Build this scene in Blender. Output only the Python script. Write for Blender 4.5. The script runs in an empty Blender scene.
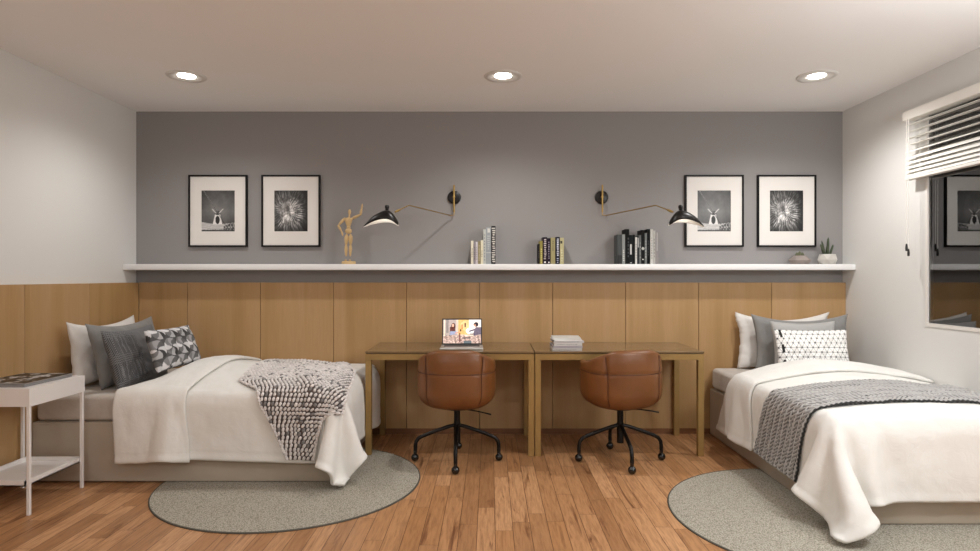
import bpy, bmesh, math, random
import numpy as np
from mathutils import Vector, Matrix
PI = math.pi
C = bpy.context.scene.collection
R = random.Random(7)
def col_(h):
    h = h.lstrip('#'); v = [int(h[i:i+2], 16)/255 for i in (0, 2, 4)]
    return tuple((c/12.92 if c <= .04045 else ((c+.055)/1.055)**2.4) for c in v) + (1,)

# ------------------------------------------------------------------ materials
MATS = {}
class NT:
    def __init__(s, name):
        s.m = bpy.data.materials.new(name); s.m.use_nodes = True; s.t = s.m.node_tree
        s.b = s.t.nodes['Principled BSDF']; s.out = s.t.nodes['Material Output']
    def n(s, typ, **kw):
        nd = s.t.nodes.new(typ)
        for k, v in kw.items():
            if k.startswith('i_'): nd.inputs[k[2:].replace('_', ' ')].default_value = v
            else: setattr(nd, k, v)
        return nd
    def l(s, a, b): s.t.links.new(a, b)
    def math(s, op, a, b=None, c=None):
        nd = s.t.nodes.new('ShaderNodeMath'); nd.operation = op
        for i, x in enumerate((a, b, c)):
            if x is None: continue
            if isinstance(x, (int, float)): nd.inputs[i].default_value = x
            else: s.l(x, nd.inputs[i])
        return nd.outputs[0]
    def mix(s, f, a, b, mode='MIX'):
        nd = s.t.nodes.new('ShaderNodeMix'); nd.data_type = 'RGBA'; nd.blend_type = mode
        for i, x in ((0, f), (6, a), (7, b)):
            if isinstance(x, (int, float, tuple)): nd.inputs[i].default_value = x
            else: s.l(x, nd.inputs[i])
        return nd.outputs[2]
    def ramp(s, f, stops):
        nd = s.t.nodes.new('ShaderNodeValToRGB'); e = nd.color_ramp.elements
        while len(e) < len(stops): e.new(.5)
        for k, (p, c) in enumerate(stops): e[k].position = p; e[k].color = c
        s.l(f, nd.inputs[0]); return nd.outputs[0]
    def coords(s, scale=(1, 1, 1), kind='Object'):
        tc = s.t.nodes.new('ShaderNodeTexCoord'); mp = s.t.nodes.new('ShaderNodeMapping')
        mp.inputs['Scale'].default_value = scale; s.l(tc.outputs[kind], mp.inputs[0]); return mp.outputs[0]
    def noise(s, vec, scale, detail=4, rough=.5, dist=0):
        nd = s.t.nodes.new('ShaderNodeTexNoise'); s.l(vec, nd.inputs['Vector'])
        nd.inputs['Scale'].default_value = scale; nd.inputs['Detail'].default_value = detail
        nd.inputs['Roughness'].default_value = rough; nd.inputs['Distortion'].default_value = dist
        return nd.outputs['Fac']
    def bump(s, h, strength, dist=.01):
        nd = s.t.nodes.new('ShaderNodeBump'); nd.inputs['Strength'].default_value = strength
        nd.inputs['Distance'].default_value = dist; s.l(h, nd.inputs['Height']); s.l(nd.outputs[0], s.b.inputs['Normal'])

def plain(name, hexc, rough=.5, metal=0, spec=.5, var=0, bump=0, bscale=200, coat=0, sheen=0):
    if name in MATS: return MATS[name]
    k = NT(name); b = k.b; c = col_(hexc)
    b.inputs['Base Color'].default_value = c; b.inputs['Roughness'].default_value = rough
    b.inputs['Metallic'].default_value = metal; b.inputs['Specular IOR Level'].default_value = spec
    b.inputs['Coat Weight'].default_value = coat; b.inputs['Sheen Weight'].default_value = sheen
    v = k.coords()
    f = k.noise(v, bscale if bump else 30, 3)
    if var:
        g = k.noise(v, 9, 4)
        lo = tuple(x*(1-var) for x in c[:3]) + (1,); hi = tuple(min(1, x*(1+var)) for x in c[:3]) + (1,)
        k.l(k.ramp(g, [(.3, lo), (.7, hi)]), b.inputs['Base Color'])
    if bump: k.bump(f, bump, .003)
    MATS[name] = k.m; return k.m

def vcol(name, rough=.6, emit=0, bump=0, bscale=300, sheen=0):
    if name in MATS: return MATS[name]
    k = NT(name); a = k.n('ShaderNodeVertexColor', layer_name='Col')
    k.l(a.outputs[0], k.b.inputs['Base Color']); k.b.inputs['Roughness'].default_value = rough
    k.b.inputs['Sheen Weight'].default_value = sheen
    if emit: k.l(a.outputs[0], k.b.inputs['Emission Color']); k.b.inputs['Emission Strength'].default_value = emit
    if bump: k.bump(k.noise(k.coords(), bscale, 2), bump, .003)
    MATS[name] = k.m; return k.m

def oak(name, seams_axis):
    k = NT(name); tc = k.n('ShaderNodeTexCoord'); sp = k.n('ShaderNodeSeparateXYZ'); k.l(tc.outputs['Object'], sp.inputs[0])
    ax = sp.outputs[seams_axis]
    off, w = (2.498+.603*8, .603) if seams_axis == 0 else (-5.12+.627*20, .627)
    idx = k.math('FLOOR', k.math('DIVIDE', k.math('ADD', ax, off), w))
    wn = k.n('ShaderNodeTexWhiteNoise', noise_dimensions='1D'); k.l(idx, wn.inputs['W'])
    cm = k.n('ShaderNodeCombineXYZ')
    k.l(k.math('MULTIPLY', k.math('ADD', ax, k.math('MULTIPLY', idx, 3.7)), 1.0), cm.inputs[0])
    k.l(k.math('MULTIPLY', sp.outputs[2], .05), cm.inputs[1]); k.l(k.math('MULTIPLY', wn.outputs[0], 7), cm.inputs[2])
    g1 = k.noise(cm.outputs[0], 7, 3, .5, .4); g2 = k.noise(cm.outputs[0], 90, 4, .6, .6)
    c1 = k.ramp(g1, [(.3, col_('#aa885a')), (.5, col_('#ba976b')), (.72, col_('#c09e78'))])
    c2 = k.mix(k.math('MULTIPLY', g2, .45), c1, col_('#8d6c44'), 'MIX')
    c3 = k.mix(k.math('MULTIPLY', wn.outputs[0], .25), c2, col_('#a5804f'))
    k.l(c3, k.b.inputs['Base Color']); k.b.inputs['Roughness'].default_value = .48
    k.b.inputs['Specular IOR Level'].default_value = .35
    k.bump(g2, .08, .002); return k.m

def floor_mat():
    k = NT('floor_planks'); tc = k.n('ShaderNodeTexCoord'); sp = k.n('ShaderNodeSeparateXYZ'); k.l(tc.outputs['Object'], sp.inputs[0])
    x, y = sp.outputs[0], sp.outputs[1]
    W, Ln = .092, .85
    xr = k.math('DIVIDE', k.math('ADD', x, 20.03), W); row = k.math('FLOOR', xr)
    wr = k.n('ShaderNodeTexWhiteNoise', noise_dimensions='1D'); k.l(row, wr.inputs['W'])
    yr = k.math('ADD', k.math('DIVIDE', k.math('ADD', y, 20), Ln), k.math('MULTIPLY', wr.outputs[0], 7.3))
    pl = k.math('FLOOR', yr)
    cb = k.n('ShaderNodeCombineXYZ'); k.l(row, cb.inputs[0]); k.l(pl, cb.inputs[1])
    wn = k.n('ShaderNodeTexWhiteNoise', noise_dimensions='2D'); k.l(cb.outputs[0], wn.inputs['Vector'])
    cm = k.n('ShaderNodeCombineXYZ')
    k.l(x, cm.inputs[0]); k.l(k.math('MULTIPLY', y, .075), cm.inputs[1]); k.l(k.math('MULTIPLY', wn.outputs[0], 31), cm.inputs[2])
    g1 = k.noise(cm.outputs[0], 20, 5, .65, .9); g2 = k.noise(cm.outputs[0], 75, 5, .65, .5)
    base = k.ramp(wn.outputs[0], [(0, col_('#a0744e')), (.35, col_('#b8895f')), (.7, col_('#c8996f')), (1, col_('#ad7d52'))])
    c1 = k.mix(k.ramp(g2, [(.42, (0, 0, 0, 1)), (.80, (.8, .8, .8, 1))]), base, col_('#7d5433'))
    c2 = k.mix(k.ramp(g1, [(.57, (0, 0, 0, 1)), (.70, (.9, .9, .9, 1))]), c1, col_('#6a4026'))
    vo = k.n('ShaderNodeTexVoronoi', i_Scale=2.3); kv = k.coords((1, .45, 1)); k.l(kv, vo.inputs['Vector'])
    knot = k.ramp(vo.outputs['Distance'], [(.025, (.85, .85, .85, 1)), (.06, (0, 0, 0, 1))])
    c3 = k.mix(knot, c2, col_('#4c2c18'))
    fx = k.math('FRACT', xr); fy = k.math('FRACT', yr)
    gx = k.math('LESS_THAN', k.math('MINIMUM', fx, k.math('SUBTRACT', 1, fx)), .020)
    gy = k.math('LESS_THAN', k.math('MINIMUM', fy, k.math('SUBTRACT', 1, fy)), .0018)
    gap = k.math('MAXIMUM', gx, gy)
    c4 = k.mix(k.math('MULTIPLY', gap, .85), c3, col_('#5c3a22'))
    k.l(c4, k.b.inputs['Base Color'])
    k.l(k.math('ADD', .30, k.math('MULTIPLY', g2, .2)), k.b.inputs['Roughness'])
    k.b.inputs['Specular IOR Level'].default_value = .4
    k.bump(k.math('SUBTRACT', k.math('MULTIPLY', g2, .15), gap), .2, .002)
    return k.m

def rug_mat():
    k = NT('rug_weave'); v = k.coords()
    vo = k.n('ShaderNodeTexVoronoi', i_Scale=150.0); k.l(v, vo.inputs['Vector'])
    n2 = k.noise(v, 110, 4, .7)
    f = k.math('ADD', k.math('MULTIPLY', vo.outputs['Distance'], .7), k.math('MULTIPLY', n2, .5))
    k.l(k.ramp(f, [(.3, col_('#c2bdb0')), (.5, col_('#aea99c')), (.8, col_('#857f72'))]), k.b.inputs['Base Color'])
    k.b.inputs['Roughness'].default_value = .95; k.b.inputs['Specular IOR Level'].default_value = .1
    k.bump(f, .5, -.004); return k.m

def cloth_mat(name, hexc, hex2=None, bump=.25):
    k = NT(name); v = k.coords()
    n1 = k.noise(v, 6, 5, .6, .6); n2 = k.noise(v, 420, 2)
    k.l(k.ramp(n1, [(.3, col_(hexc)), (.75, col_(hex2 or hexc))]), k.b.inputs['Base Color'])
    k.b.inputs['Roughness'].default_value = .9; k.b.inputs['Specular IOR Level'].default_value = .15
    k.b.inputs['Sheen Weight'].default_value = .15
    cr = k.noise(v, 13, 5, .62, 1.4)
    k.bump(k.math('ADD', k.math('MULTIPLY', cr, 1.0), k.math('MULTIPLY', n2, .05)), bump, .02)
    return k.m

def leather_mat():
    k = NT('cognac_leather'); v = k.coords()
    n1 = k.noise(v, 5, 4); n2 = k.noise(v, 350, 3)
    k.l(k.ramp(n1, [(.3, col_('#6e4320')), (.7, col_('#7f5029'))]), k.b.inputs['Base Color'])
    k.b.inputs['Roughness'].default_value = .38; k.bump(n2, .12, .002); return k.m

M = dict(
    grey_wall=plain('grey_wall_paint', '#8f8c8b', .8, spec=.25, bump=.04, bscale=300),
    white_wall=plain('white_wall_paint', '#d9d8d5', .8, spec=.25, bump=.04, bscale=300),
    ceil=plain('ceiling_paint', '#efeeed', .85, spec=.2, bump=.03, bscale=300),
    oakx=oak('oak_panel_back', 0), oaky=oak('oak_panel_side', 1),
    floor=floor_mat(), rug=rug_mat(), rugedge=plain('rug_binding', '#55524a', .9, bump=.3),
    dark_wood=plain('dark_skirting', '#7b5233', .5, var=.1),
    shelf=plain('white_lacquer', '#e8e8e8', .35, bump=.01),
    white_metal=plain('white_powder_coat', '#e6e2df', .4),
    duvet=cloth_mat('duvet_cotton', '#e9e8e4', '#e3e1db', .14),
    sheet=cloth_mat('mattress_fabric', '#c9c2ba', '#b8b0a7', .3),
    base=plain('bed_upholstery', '#b3a797', .85, spec=.2, var=.04, bump=.25, bscale=500, sheen=.1),
    p_white=cloth_mat('white_pillow_cotton', '#e0ddd9', '#d6d2cd', .2),
    p_grey=cloth_mat('grey_pillow_cotton', '#8b8a88', '#7f7e7c', .25),
    p_lgrey=cloth_mat('light_grey_cotton', '#aeadab', '#a4a3a1', .15),
    leather=leather_mat(), seam=plain('leather_seam', '#4f2710', .5),
    black_metal=plain('black_metal', '#1c1a19', .32, .6), caster=plain('black_caster', '#0d0d0e', .15, coat=.4),
    brass=plain('brushed_brass', '#a98c55', .38, .85, var=.06, bump=.06), brass2=plain('desk_bronze', '#a38552', .42, .45, var=.08, bump=.05),
    desk_top=plain('bronze_desk_top', '#7d6647', .22, .25, coat=.3), desk_edge=plain('dark_bronze_edge', '#3c2c18', .4, .3),
    black=plain('black_lacquer', '#14100e', .35, spec=.35), inner=plain('white_lamp_lining', '#f0eee8', .45),
    frame=plain('black_frame', '#060505', .45, spec=.2), mat=plain('passepartout_card', '#dedad5', .7),
    print=vcol('photographic_print', .35), screen=vcol('laptop_screen', .2, emit=.55),
    alu=plain('aluminium', '#c9c8c4', .35, .7), key=plain('keyboard_black', '#141416', .5),
    pattern=vcol('printed_fabric', .9, bump=.1), throw=vcol('yarn', .95, bump=.3, bscale=500, sheen=.2),
    wood_fig=plain('pale_beech', '#c6a878', .5, var=.1, bump=.05),
    concrete_d=plain('taupe_concrete', '#8b817b', .7, var=.08), concrete_l=plain('pale_concrete', '#bdb9b2', .7, var=.08),
    cactus=plain('cactus_green', '#3f4a33', .7, var=.25, bump=.4, bscale=120), cactus2=plain('dusty_cactus_green', '#5d6049', .8, var=.25, bump=.4, bscale=120),
    soil=plain('soil', '#40382f', .95, var=.2), blind=plain('blind_slat_white', '#e4e1da', .45),
    cord=plain('blind_cord', '#e6e3dc', .7), tassel=plain('dark_tassel', '#1d1b19', .5), win=plain('window_frame_white', '#dcd8d2', .45),
    page=plain('paper_block', '#d8d2c6', .8),
)
def glass_mat():
    k = NT('window_glass'); t = k.t; t.nodes.remove(k.b)
    tr = k.n('ShaderNodeBsdfTransparent'); gl = k.n('ShaderNodeBsdfGlossy'); gl.inputs['Roughness'].default_value = .008
    mx = k.n('ShaderNodeMixShader'); fr = k.n('ShaderNodeFresnel'); fr.inputs['IOR'].default_value = 2.1
    k.l(k.math('ADD', fr.outputs[0], .10), mx.inputs[0]); k.l(tr.outputs[0], mx.inputs[1]); k.l(gl.outputs[0], mx.inputs[2]); k.l(mx.outputs[0], k.out.inputs[0])
    return k.m
M['glass'] = glass_mat()
def lens_mat():
    k = NT('downlight_lens'); k.b.inputs['Emission Color'].default_value = (1, .95, .86, 1); k.b.inputs['Emission Strength'].default_value = 14
    return k.m
M['lens'] = lens_mat()

# ------------------------------------------------------------------ mesh helpers
def obj(name, bm, mat, parent=None, smooth=False, loc=None, mats=None, label=None):
    bmesh.ops.recalc_face_normals(bm, faces=bm.faces)
    me = bpy.data.meshes.new(name); bm.to_mesh(me); bm.free()
    for m_ in (mats or [mat]): me.materials.append(m_)
    if smooth:
        me.polygons.foreach_set('use_smooth', [True]*len(me.polygons))
        try: me.set_sharp_from_angle(angle=math.radians(42))
        except Exception: pass
    o = bpy.data.objects.new(name, me); C.objects.link(o)
    if parent: o.parent = parent
    if loc: o.location = loc
    if label: o['label'] = label
    return o
def tag(o, label, cat, group=None):
    o['label'] = label; o['category'] = cat
    if group: o['group'] = group
    return o
def thing(name, label, cat, loc=(0, 0, 0), rz=0, group=None):
    o = bpy.data.objects.new(name, None); o.empty_display_size = .1; C.objects.link(o)
    o.location = loc; o.rotation_euler = (0, 0, rz); return tag(o, label, cat, group)
def struct(name, bm, mat, mats=None, parent=None, smooth=False):
    o = obj(name, bm, mat, mats=mats, parent=parent, smooth=smooth)
    if not parent: o['kind'] = 'structure'
    return o
def BM(): return bmesh.new()
def box(bm, x0, y0, z0, x1, y1, z1, bev=0, seg=2, mi=0, mtx=None):
    b = bmesh.new(); bmesh.ops.create_cube(b, size=1)
    for v in b.verts: v.co = Vector(((x0+x1)/2+v.co.x*(x1-x0), (y0+y1)/2+v.co.y*(y1-y0), (z0+z1)/2+v.co.z*(z1-z0)))
    if bev: bmesh.ops.bevel(b, geom=list(b.edges), offset=bev, segments=seg, profile=.5, affect='EDGES')
    merge(bm, b, mtx, mi); return bm
def merge(bm, b, mtx=None, mi=0):
    if mtx is not None: bmesh.ops.transform(b, matrix=mtx, verts=b.verts)
    vm = {}
    for v in b.verts: vm[v] = bm.verts.new(v.co)
    for f in b.faces:
        try: nf = bm.faces.new([vm[v] for v in f.verts]); nf.material_index = mi; nf.smooth = f.smooth
        except ValueError: pass
    b.free()
def tube(bm, pts, r, n=12, caps=True, mi=0):
    pts = [Vector(p) for p in pts]; rs = r if isinstance(r, (list, tuple)) else [r]*len(pts)
    rings = []; up = None
    for i, p in enumerate(pts):
        d = (pts[min(i+1, len(pts)-1)]-pts[max(i-1, 0)]).normalized()
        if up is None:
            up = Vector((0, 0, 1)) if abs(d.z) < .9 else Vector((0, 1, 0))
        a = d.cross(up).normalized(); b = a.cross(d).normalized(); up = b
        rings.append([bm.verts.new(p+a*math.cos(2*PI*k/n)*rs[i]+b*math.sin(2*PI*k/n)*rs[i]) for k in range(n)])
    for i in range(len(rings)-1):
        for k in range(n):
            f = bm.faces.new((rings[i][k], rings[i][(k+1) % n], rings[i+1][(k+1) % n], rings[i+1][k])); f.material_index = mi
    if caps:
        bm.faces.new(rings[0][::-1]).material_index = mi; bm.faces.new(rings[-1]).material_index = mi
    return bm
def lathe(bm, prof, n=32, at=(0, 0, 0), mi=0, axis=None, phase=0):
    mt = Matrix.Translation(at)
    if axis: mt = mt @ Vector((0, 0, 1)).rotation_difference(Vector(axis)).to_matrix().to_4x4()
    rings = []
    for r, z in prof:
        if r < 1e-6: rings.append([bm.verts.new(mt @ Vector((0, 0, z)))])
        else: rings.append([bm.verts.new(mt @ Vector((r*math.cos(2*PI*k/n+phase), r*math.sin(2*PI*k/n+phase), z))) for k in range(n)])
    for a, b in zip(rings, rings[1:]):
        for k in range(n):
            if len(a) == 1 and len(b) == 1: continue
            if len(a) == 1: f = bm.faces.new((a[0], b[(k+1) % n], b[k]))
            elif len(b) == 1: f = bm.faces.new((a[k], a[(k+1) % n], b[0]))
            else: f = bm.faces.new((a[k], a[(k+1) % n], b[(k+1) % n], b[k]))
            f.material_index = mi
    return bm
def ball(bm, c, r, n=16, sc=(1, 1, 1)):
    b = bmesh.new(); bmesh.ops.create_uvsphere(b, u_segments=n, v_segments=max(6, n//2), radius=r)
    for v in b.verts: v.co = Vector((v.co.x*sc[0], v.co.y*sc[1], v.co.z*sc[2]))
    merge(bm, b, Matrix.Translation(c)); return bm
def gridmesh(name, P, mat, parent=None, cols=None, smooth=True, thick=0, off=0, closed_u=False, mats=None):
    n, m = P.shape[:2]
    me = bpy.data.meshes.new(name)
    idx = np.arange(n*m).reshape(n, m)
    a = idx[:-1, :-1].ravel(); b = idx[1:, :-1].ravel(); c = idx[1:, 1:].ravel(); d = idx[:-1, 1:].ravel()
    F = np.stack([a, b, c, d], 1)
    me.from_pydata([tuple(map(float, p)) for p in P.reshape(-1, 3)], [], F.tolist())
    me.materials.append(mat)
    if smooth: me.polygons.foreach_set('use_smooth', [True]*len(me.polygons))
    if cols is not None:
        at = me.color_attributes.new('Col', 'FLOAT_COLOR', 'POINT')
        cc = np.ones((n*m, 4), dtype=np.float32); cc[:, :3] = cols.reshape(-1, 3); at.data.foreach_set('color', cc.ravel())
    me.update()
    o = bpy.data.objects.new(name, me); C.objects.link(o)
    if parent: o.parent = parent
    if thick:
        s = o.modifiers.new('thickness', 'SOLIDIFY'); s.thickness = thick; s.offset = off; s.use_even_offset = False
    return o
def lin(c): c = np.clip(np.asarray(c, dtype=np.float64), 0, 1); return np.where(c <= .04045, c/12.92, ((c+.055)/1.055)**2.4)

# ------------------------------------------------------------------ room
XL, XR, YB, YF, ZC = -2.95, 2.94, 5.17, -1.6, 2.675
T = .12
struct('floor', box(BM(), XL-T, YF-T, -.1, XR+T, YB+T, 0), M['floor'])
struct('ceiling', box(BM(), XL-T, YF-T, ZC, XR+T, YB+T, ZC+.1), M['ceil'])
struct('wall_back', box(BM(), XL-T, YB, 0, XR+T, YB+T, ZC), M['grey_wall'])
struct('wall_front', box(BM(), XL-T, YF-T, 0, XR+T, YF, ZC), M['white_wall'])
struct('wall_left', box(BM(), XL-T, YF, 0, XL, YB, ZC), M['white_wall'])
WY0, WY1, WZ0, WZ1 = 2.3, 4.18, .966, 2.40
b = BM()
box(b, XR, YF, 0, XR+T, YB, WZ0); box(b, XR, YF, WZ1, XR+T, YB, ZC)
box(b, XR, YF, WZ0, XR+T, WY0, WZ1); box(b, XR, WY1, WZ0, XR+T, YB, WZ1)
struct('wall_right', b, M['white_wall'])
# oak wall panelling
b = BM()
X0 = -2.498; W = .603
xs = [-2.90]+[X0+W*i for i in range(9)]+[XR]
for a, c in zip(xs, xs[1:]): box(b, a+.0018, YB-.05, .045, c-.0018, YB-.002, 1.250, .0012, 1)
struct('trim_1', b, M['oakx'])
b = BM()
ys = [5.12-.627*i for i in range(11)]+[YF]
for a, c in zip(ys[1:], ys): box(b, XL+.002, a+.0018, .045, XL+.05, c-.0018, 1.250, .0012, 1)
struct('trim_2', b, M['oaky'])
struct('baseboard_back', box(BM(), XL+.05, YB-.045, 0, XR, YB-.001, .045), M['dark_wood'])
struct('baseboard_left', box(BM(), XL+.001, YF, 0, XL+.045, YB, .045), M['dark_wood'])
# window
w = thing('window_1', '', ''); del w['label']; del w['category']; w['kind'] = 'structure'
b = BM(); fw = .022
fx0, fx1 = XR-.006, XR+.06
box(b, fx0, WY0, WZ0, fx1, WY0+fw, WZ1); box(b, fx0, WY1-fw, WZ0, fx1, WY1, WZ1)
box(b, fx0, WY0+fw, WZ0, fx1, WY1-fw, WZ0+fw); box(b, fx0, WY0+fw, WZ1-fw, fx1, WY1-fw, WZ1)
obj('window_frame', b, M['win'], w)
obj('window_pane', box(BM(), XR+.004, WY0+fw, WZ0+fw, XR+.010, WY1-fw, WZ1-fw), M['glass'], w)

# blind
bl = thing('venetian_blind', 'white venetian blind drawn half down over the window on the right wall', 'blind', (2.885, 3.32, 2.37))
BY0, BY1 = -.98, .965
obj('headrail', box(BM(), -.035, BY0, 0, .035, BY1, .062, .004), M['blind'], bl)
SL = [(-.032, -6), (-.078, -6), (-.122, -6), (-.166, -8), (-.212, -20), (-.252, -36), (-.284, -44), (-.314, -46), (-.342, -46), (-.368, -46)]
for i, (z, deg) in enumerate(SL):
    # negative angle: the edge towards the room hangs lower
    b = BM(); n = 5; top = []; bot = []; ca, sa = math.cos(math.radians(deg)), math.sin(math.radians(deg))
    pts = []
    for k in range(n+1):
        w0 = -.025+.05*k/n; h0 = .004*math.sin(PI*k/n); pts.append((w0*ca+h0*sa, -w0*sa+h0*ca))
    for (px, pz) in pts:
        top.append([b.verts.new((px, yy, z+pz+.0015)) for yy in (BY0+.01, BY1-.004)])
        bot.append([b.verts.new((px, yy, z+pz-.0015)) for yy in (BY0+.01, BY1-.004)])
    for k in range(n):
        b.faces.new((top[k][0], top[k+1][0], top[k+1][1], top[k][1])); b.faces.new((bot[k][1], bot[k+1][1], bot[k+1][0], bot[k][0]))
        for e in (0, 1): b.faces.new((top[k][e], top[k+1][e], bot[k+1][e], bot[k][e]))
    for k in (0, n): b.faces.new((top[k][0], top[k][1], bot[k][1], bot[k][0]))
    obj('slat', b, M['blind'], bl, smooth=True)
obj('bottom_rail', box(BM(), -.022, BY0+.01, -.408, .022, BY1-.004, -.390, .003), M['blind'], bl)
for yy in (.80, .0, -.8):
    b = BM()
    for xx in (-.029, .029): tube(b, [(xx, yy, 0), (xx, yy, -.395)], .0012, 6)
    obj('ladder_cord', b, M['cord'], bl)
for k, (yy, zz) in enumerate(((.915, -.845), (.895, -.88))):
    c = obj('pull_cord', tube(BM(), [(-.04, yy, .01), (-.042, yy, -.4), (-.04, yy, zz)], .0022, 6), M['cord'], bl)
    obj('tassel', lathe(BM(), [(0, 0), (.005, -.003), (.008, -.03), (.007, -.05), (0, -.052)], 10, (-.04, yy, zz)), M['tassel'], c, smooth=True)

# ------------------------------------------------------------------ downlights
def downlight(x, y, label, z=ZC):
    t = thing('recessed_downlight', label, 'ceiling light', (x, y, z), 0, 'recessed downlights')
    obj('trim_ring', lathe(BM(), [(.130, -.0005), (.130, -.004), (.124, -.009), (.100, -.010), (.084, -.004), (.062, -.002), (.058, -.0005)], 48), M['alu2'], t, smooth=True)
    obj('lens', lathe(BM(), [(0, -.010), (.040, -.009), (.057, -.003)], 32), M['lens'], t, smooth=True)
    return t
M['alu2'] = plain('satin_grey_trim', '#d8d6d2', .3, 0)
downlight(-2.08, 4.25, 'round recessed downlight in the ceiling above the left bed, leftmost of the three')
downlight(.09, 4.25, 'round recessed downlight in the middle of the ceiling between the two desks')
downlight(2.24, 4.25, 'round recessed downlight in the ceiling above the right bed, nearest the window')
def spot(x, y, e, size=.045, colr=(1, .985, .96), ang=152, blend=.75, z=ZC-.03):
    l = bpy.data.lights.new('downlight_lamp', 'SPOT'); l.energy = e; l.color = colr; l.spot_size = math.radians(ang); l.spot_blend = blend
    l.shadow_soft_size = size
    o = bpy.data.objects.new('downlight_lamp', l); C.objects.link(o); o.location = (x, y, z); return o
def area(x, y, e, size, colr=(.97, .985, 1), z=ZC-.03, rot=(0, 0, 0)):  # added fill light under the ceiling behind the camera, no fixture built
    l = bpy.data.lights.new('ceiling_fill_light', 'AREA'); l.shape = 'DISK'; l.size = size; l.energy = e; l.color = colr
    o = bpy.data.objects.new('ceiling_fill_light', l); C.objects.link(o); o.location = (x, y, z); o.rotation_euler = rot; return o
LG = dict(L=34, M=46, R=56, bl=2, bm=5, br=12)
spot(-2.08, 4.25, LG['L']); spot(.09, 4.25, LG['M']); spot(2.24, 4.25, LG['R'])
for x, y, e in ((-2.08, 1.6, LG['bl']), (.09, 1.6, LG['bm']), (2.24, 1.6, LG['br'])): area(x, y, e, .35)
for x, y, e in ((-2.08, -.7, LG['bl']), (.09, -.7, LG['bm']), (2.24, -.7, LG['br'])): area(x, y, e, .35)

def bulb(x, y, z, e, rad=.16, colr=(.94, .975, 1)):  # unseen point light added to brighten the ceiling and walls
    l = bpy.data.lights.new('unseen_fill_light', 'POINT'); l.energy = e; l.shadow_soft_size = rad; l.color = colr
    o = bpy.data.objects.new('unseen_fill_light', l); C.objects.link(o); o.location = (x, y, z)
bulb(2.3, 2.0, 2.0, 54); bulb(-1.4, .6, 1.7, 26)
# ------------------------------------------------------------------ shelf
s_ = box(BM(), XL+.0005, 4.98, 1.352, XR-.0005, YB-.0005, 1.400, .005, 2)
tag(obj('wall_shelf', s_, M['shelf'], smooth=True), 'long white lacquered shelf running the whole width of the grey back wall', 'shelf')
SZ = 1.4003

# ------------------------------------------------------------------ pictures
def fbm(x, y, seed, octs=4):
    rs = np.random.RandomState(seed); v = 0; a = 1; tot = 0
    for o in range(octs):
        for _ in range(4):
            ang = rs.rand()*2*PI; f = (3+rs.rand()*3)*2**o; ph = rs.rand()*2*PI
            v = v+a*np.sin((x*math.cos(ang)+y*math.sin(ang))*f+ph+1.3*np.sin(x*f*.7+ph*2))
        tot += a*4; a *= .6
    return v/tot
def art_mill(u, v):
    g = .20+.27*(1-np.abs(v-.50)*1.5)+.12*fbm(u*2, v*2, 3)
    g = g*(1-.35*((u-.5)**2*2))
    ground = v < .23-.05*np.sin(u*3); g = np.where(ground, .72+.18*fbm(u*6, v*20, 5), g)
    grass = (v < .035+.03*np.abs(fbm(u*14, v*3, 8))) | ((v < .12+.45*np.clip(u-.66, 0, 1)+.05*fbm(u*20, v*8, 7)) & (u > .66) & (fbm(u*24, v*24, 6) > -.1)); g = np.where(grass, .16+.5*np.abs(fbm(u*30, v*30, 9)), g)
    hw = .075+.07*np.clip((.42-v)/.25, 0, 1)
    body = (np.abs(u-.48) < hw) & (v > .17) & (v < .44); g = np.where(body, .86, g)
    dark = (((u-.48)/.065)**2+((v-.28)/.10)**2 < 1); g = np.where(dark, .10+.18*np.abs(fbm(u*20, v*20, 2)), g)
    cap = (((u-.48)/.09)**2+((v-.45)/.05)**2 < 1); g = np.where(cap, .25, g)
    for sx in (-1, 1):
        ear = (np.abs((u-.48)-sx*(v-.42)*1.1-sx*.02) < .018) & (v > .44) & (v < .55); g = np.where(ear, .78, g)
    d = np.abs((v-.46)+(u-.48)*1.28)/1.62
    g = np.where((d < .007) & (v < .97) & (v > .12), .12, g); g = np.where((d > .007) & (d < .012) & (v > .45), .62, g)
    return g
def art_dandelion(u, v):
    cx, cy = .40, .48
    dx = (u-cx)*.277; dy = (v-cy)*.34; r = np.hypot(dx, dy)/.19; th = np.arctan2(dy, dx)
    rr_ = np.random.RandomState(4); ray = np.abs(np.sin(th*17+4*fbm(u*2, v*2, 11)+r*1.2))**3*.6+np.abs(np.sin(th*31+r*3))**5*.4
    body = np.clip(1.12-r, 0, 1)**.6
    g = .05+body*(.32+.55*ray)+.10*fbm(u*9, v*9, 4)*body
    for k, (a, q) in enumerate([(.55, .62), (.35, .70), (.2, .45), (.62, .40), (.42, .30), (.75, .62), (.28, .22), (.58, .80)]):
        d = np.hypot((u-a)*.277, (v-q)*.34); g = g+.10*np.exp(-(d/.016)**2)
        for j in range(7):
            an = k+j*.9; ex = (u-a)*.277; ey = (v-q)*.34
            pr = ex*math.cos(an)+ey*math.sin(an); pp = np.abs(-ex*math.sin(an)+ey*math.cos(an))
            g = g+.10*np.exp(-(pp/.0028)**2)*((pr > 0) & (pr < .035))
    for k in range(90):
        a0 = rr_.uniform(-2.4, 1.6); r0 = rr_.uniform(.0, .11); ln = rr_.uniform(.02, .06); ox, oy = r0*math.cos(a0), r0*math.sin(a0); a1 = a0+rr_.uniform(-.5, .5)
        ex = dx-ox; ey = dy-oy; pr = ex*math.cos(a1)+ey*math.sin(a1); pp = np.abs(-ex*math.sin(a1)+ey*math.cos(a1)); g = g+rr_.uniform(.1, .38)*np.exp(-(pp/.0016)**2)*((pr > 0) & (pr < ln))
    g = g*(.55+.6*np.clip(.5+fbm(u*5, v*5, 12)*1.6, 0, 1))
    g = g*np.where(u > .82, .35+.65*np.clip((1-u)/.18, 0, 1), 1)
    return np.clip(g, .03, .95)
PRG = {}
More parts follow.
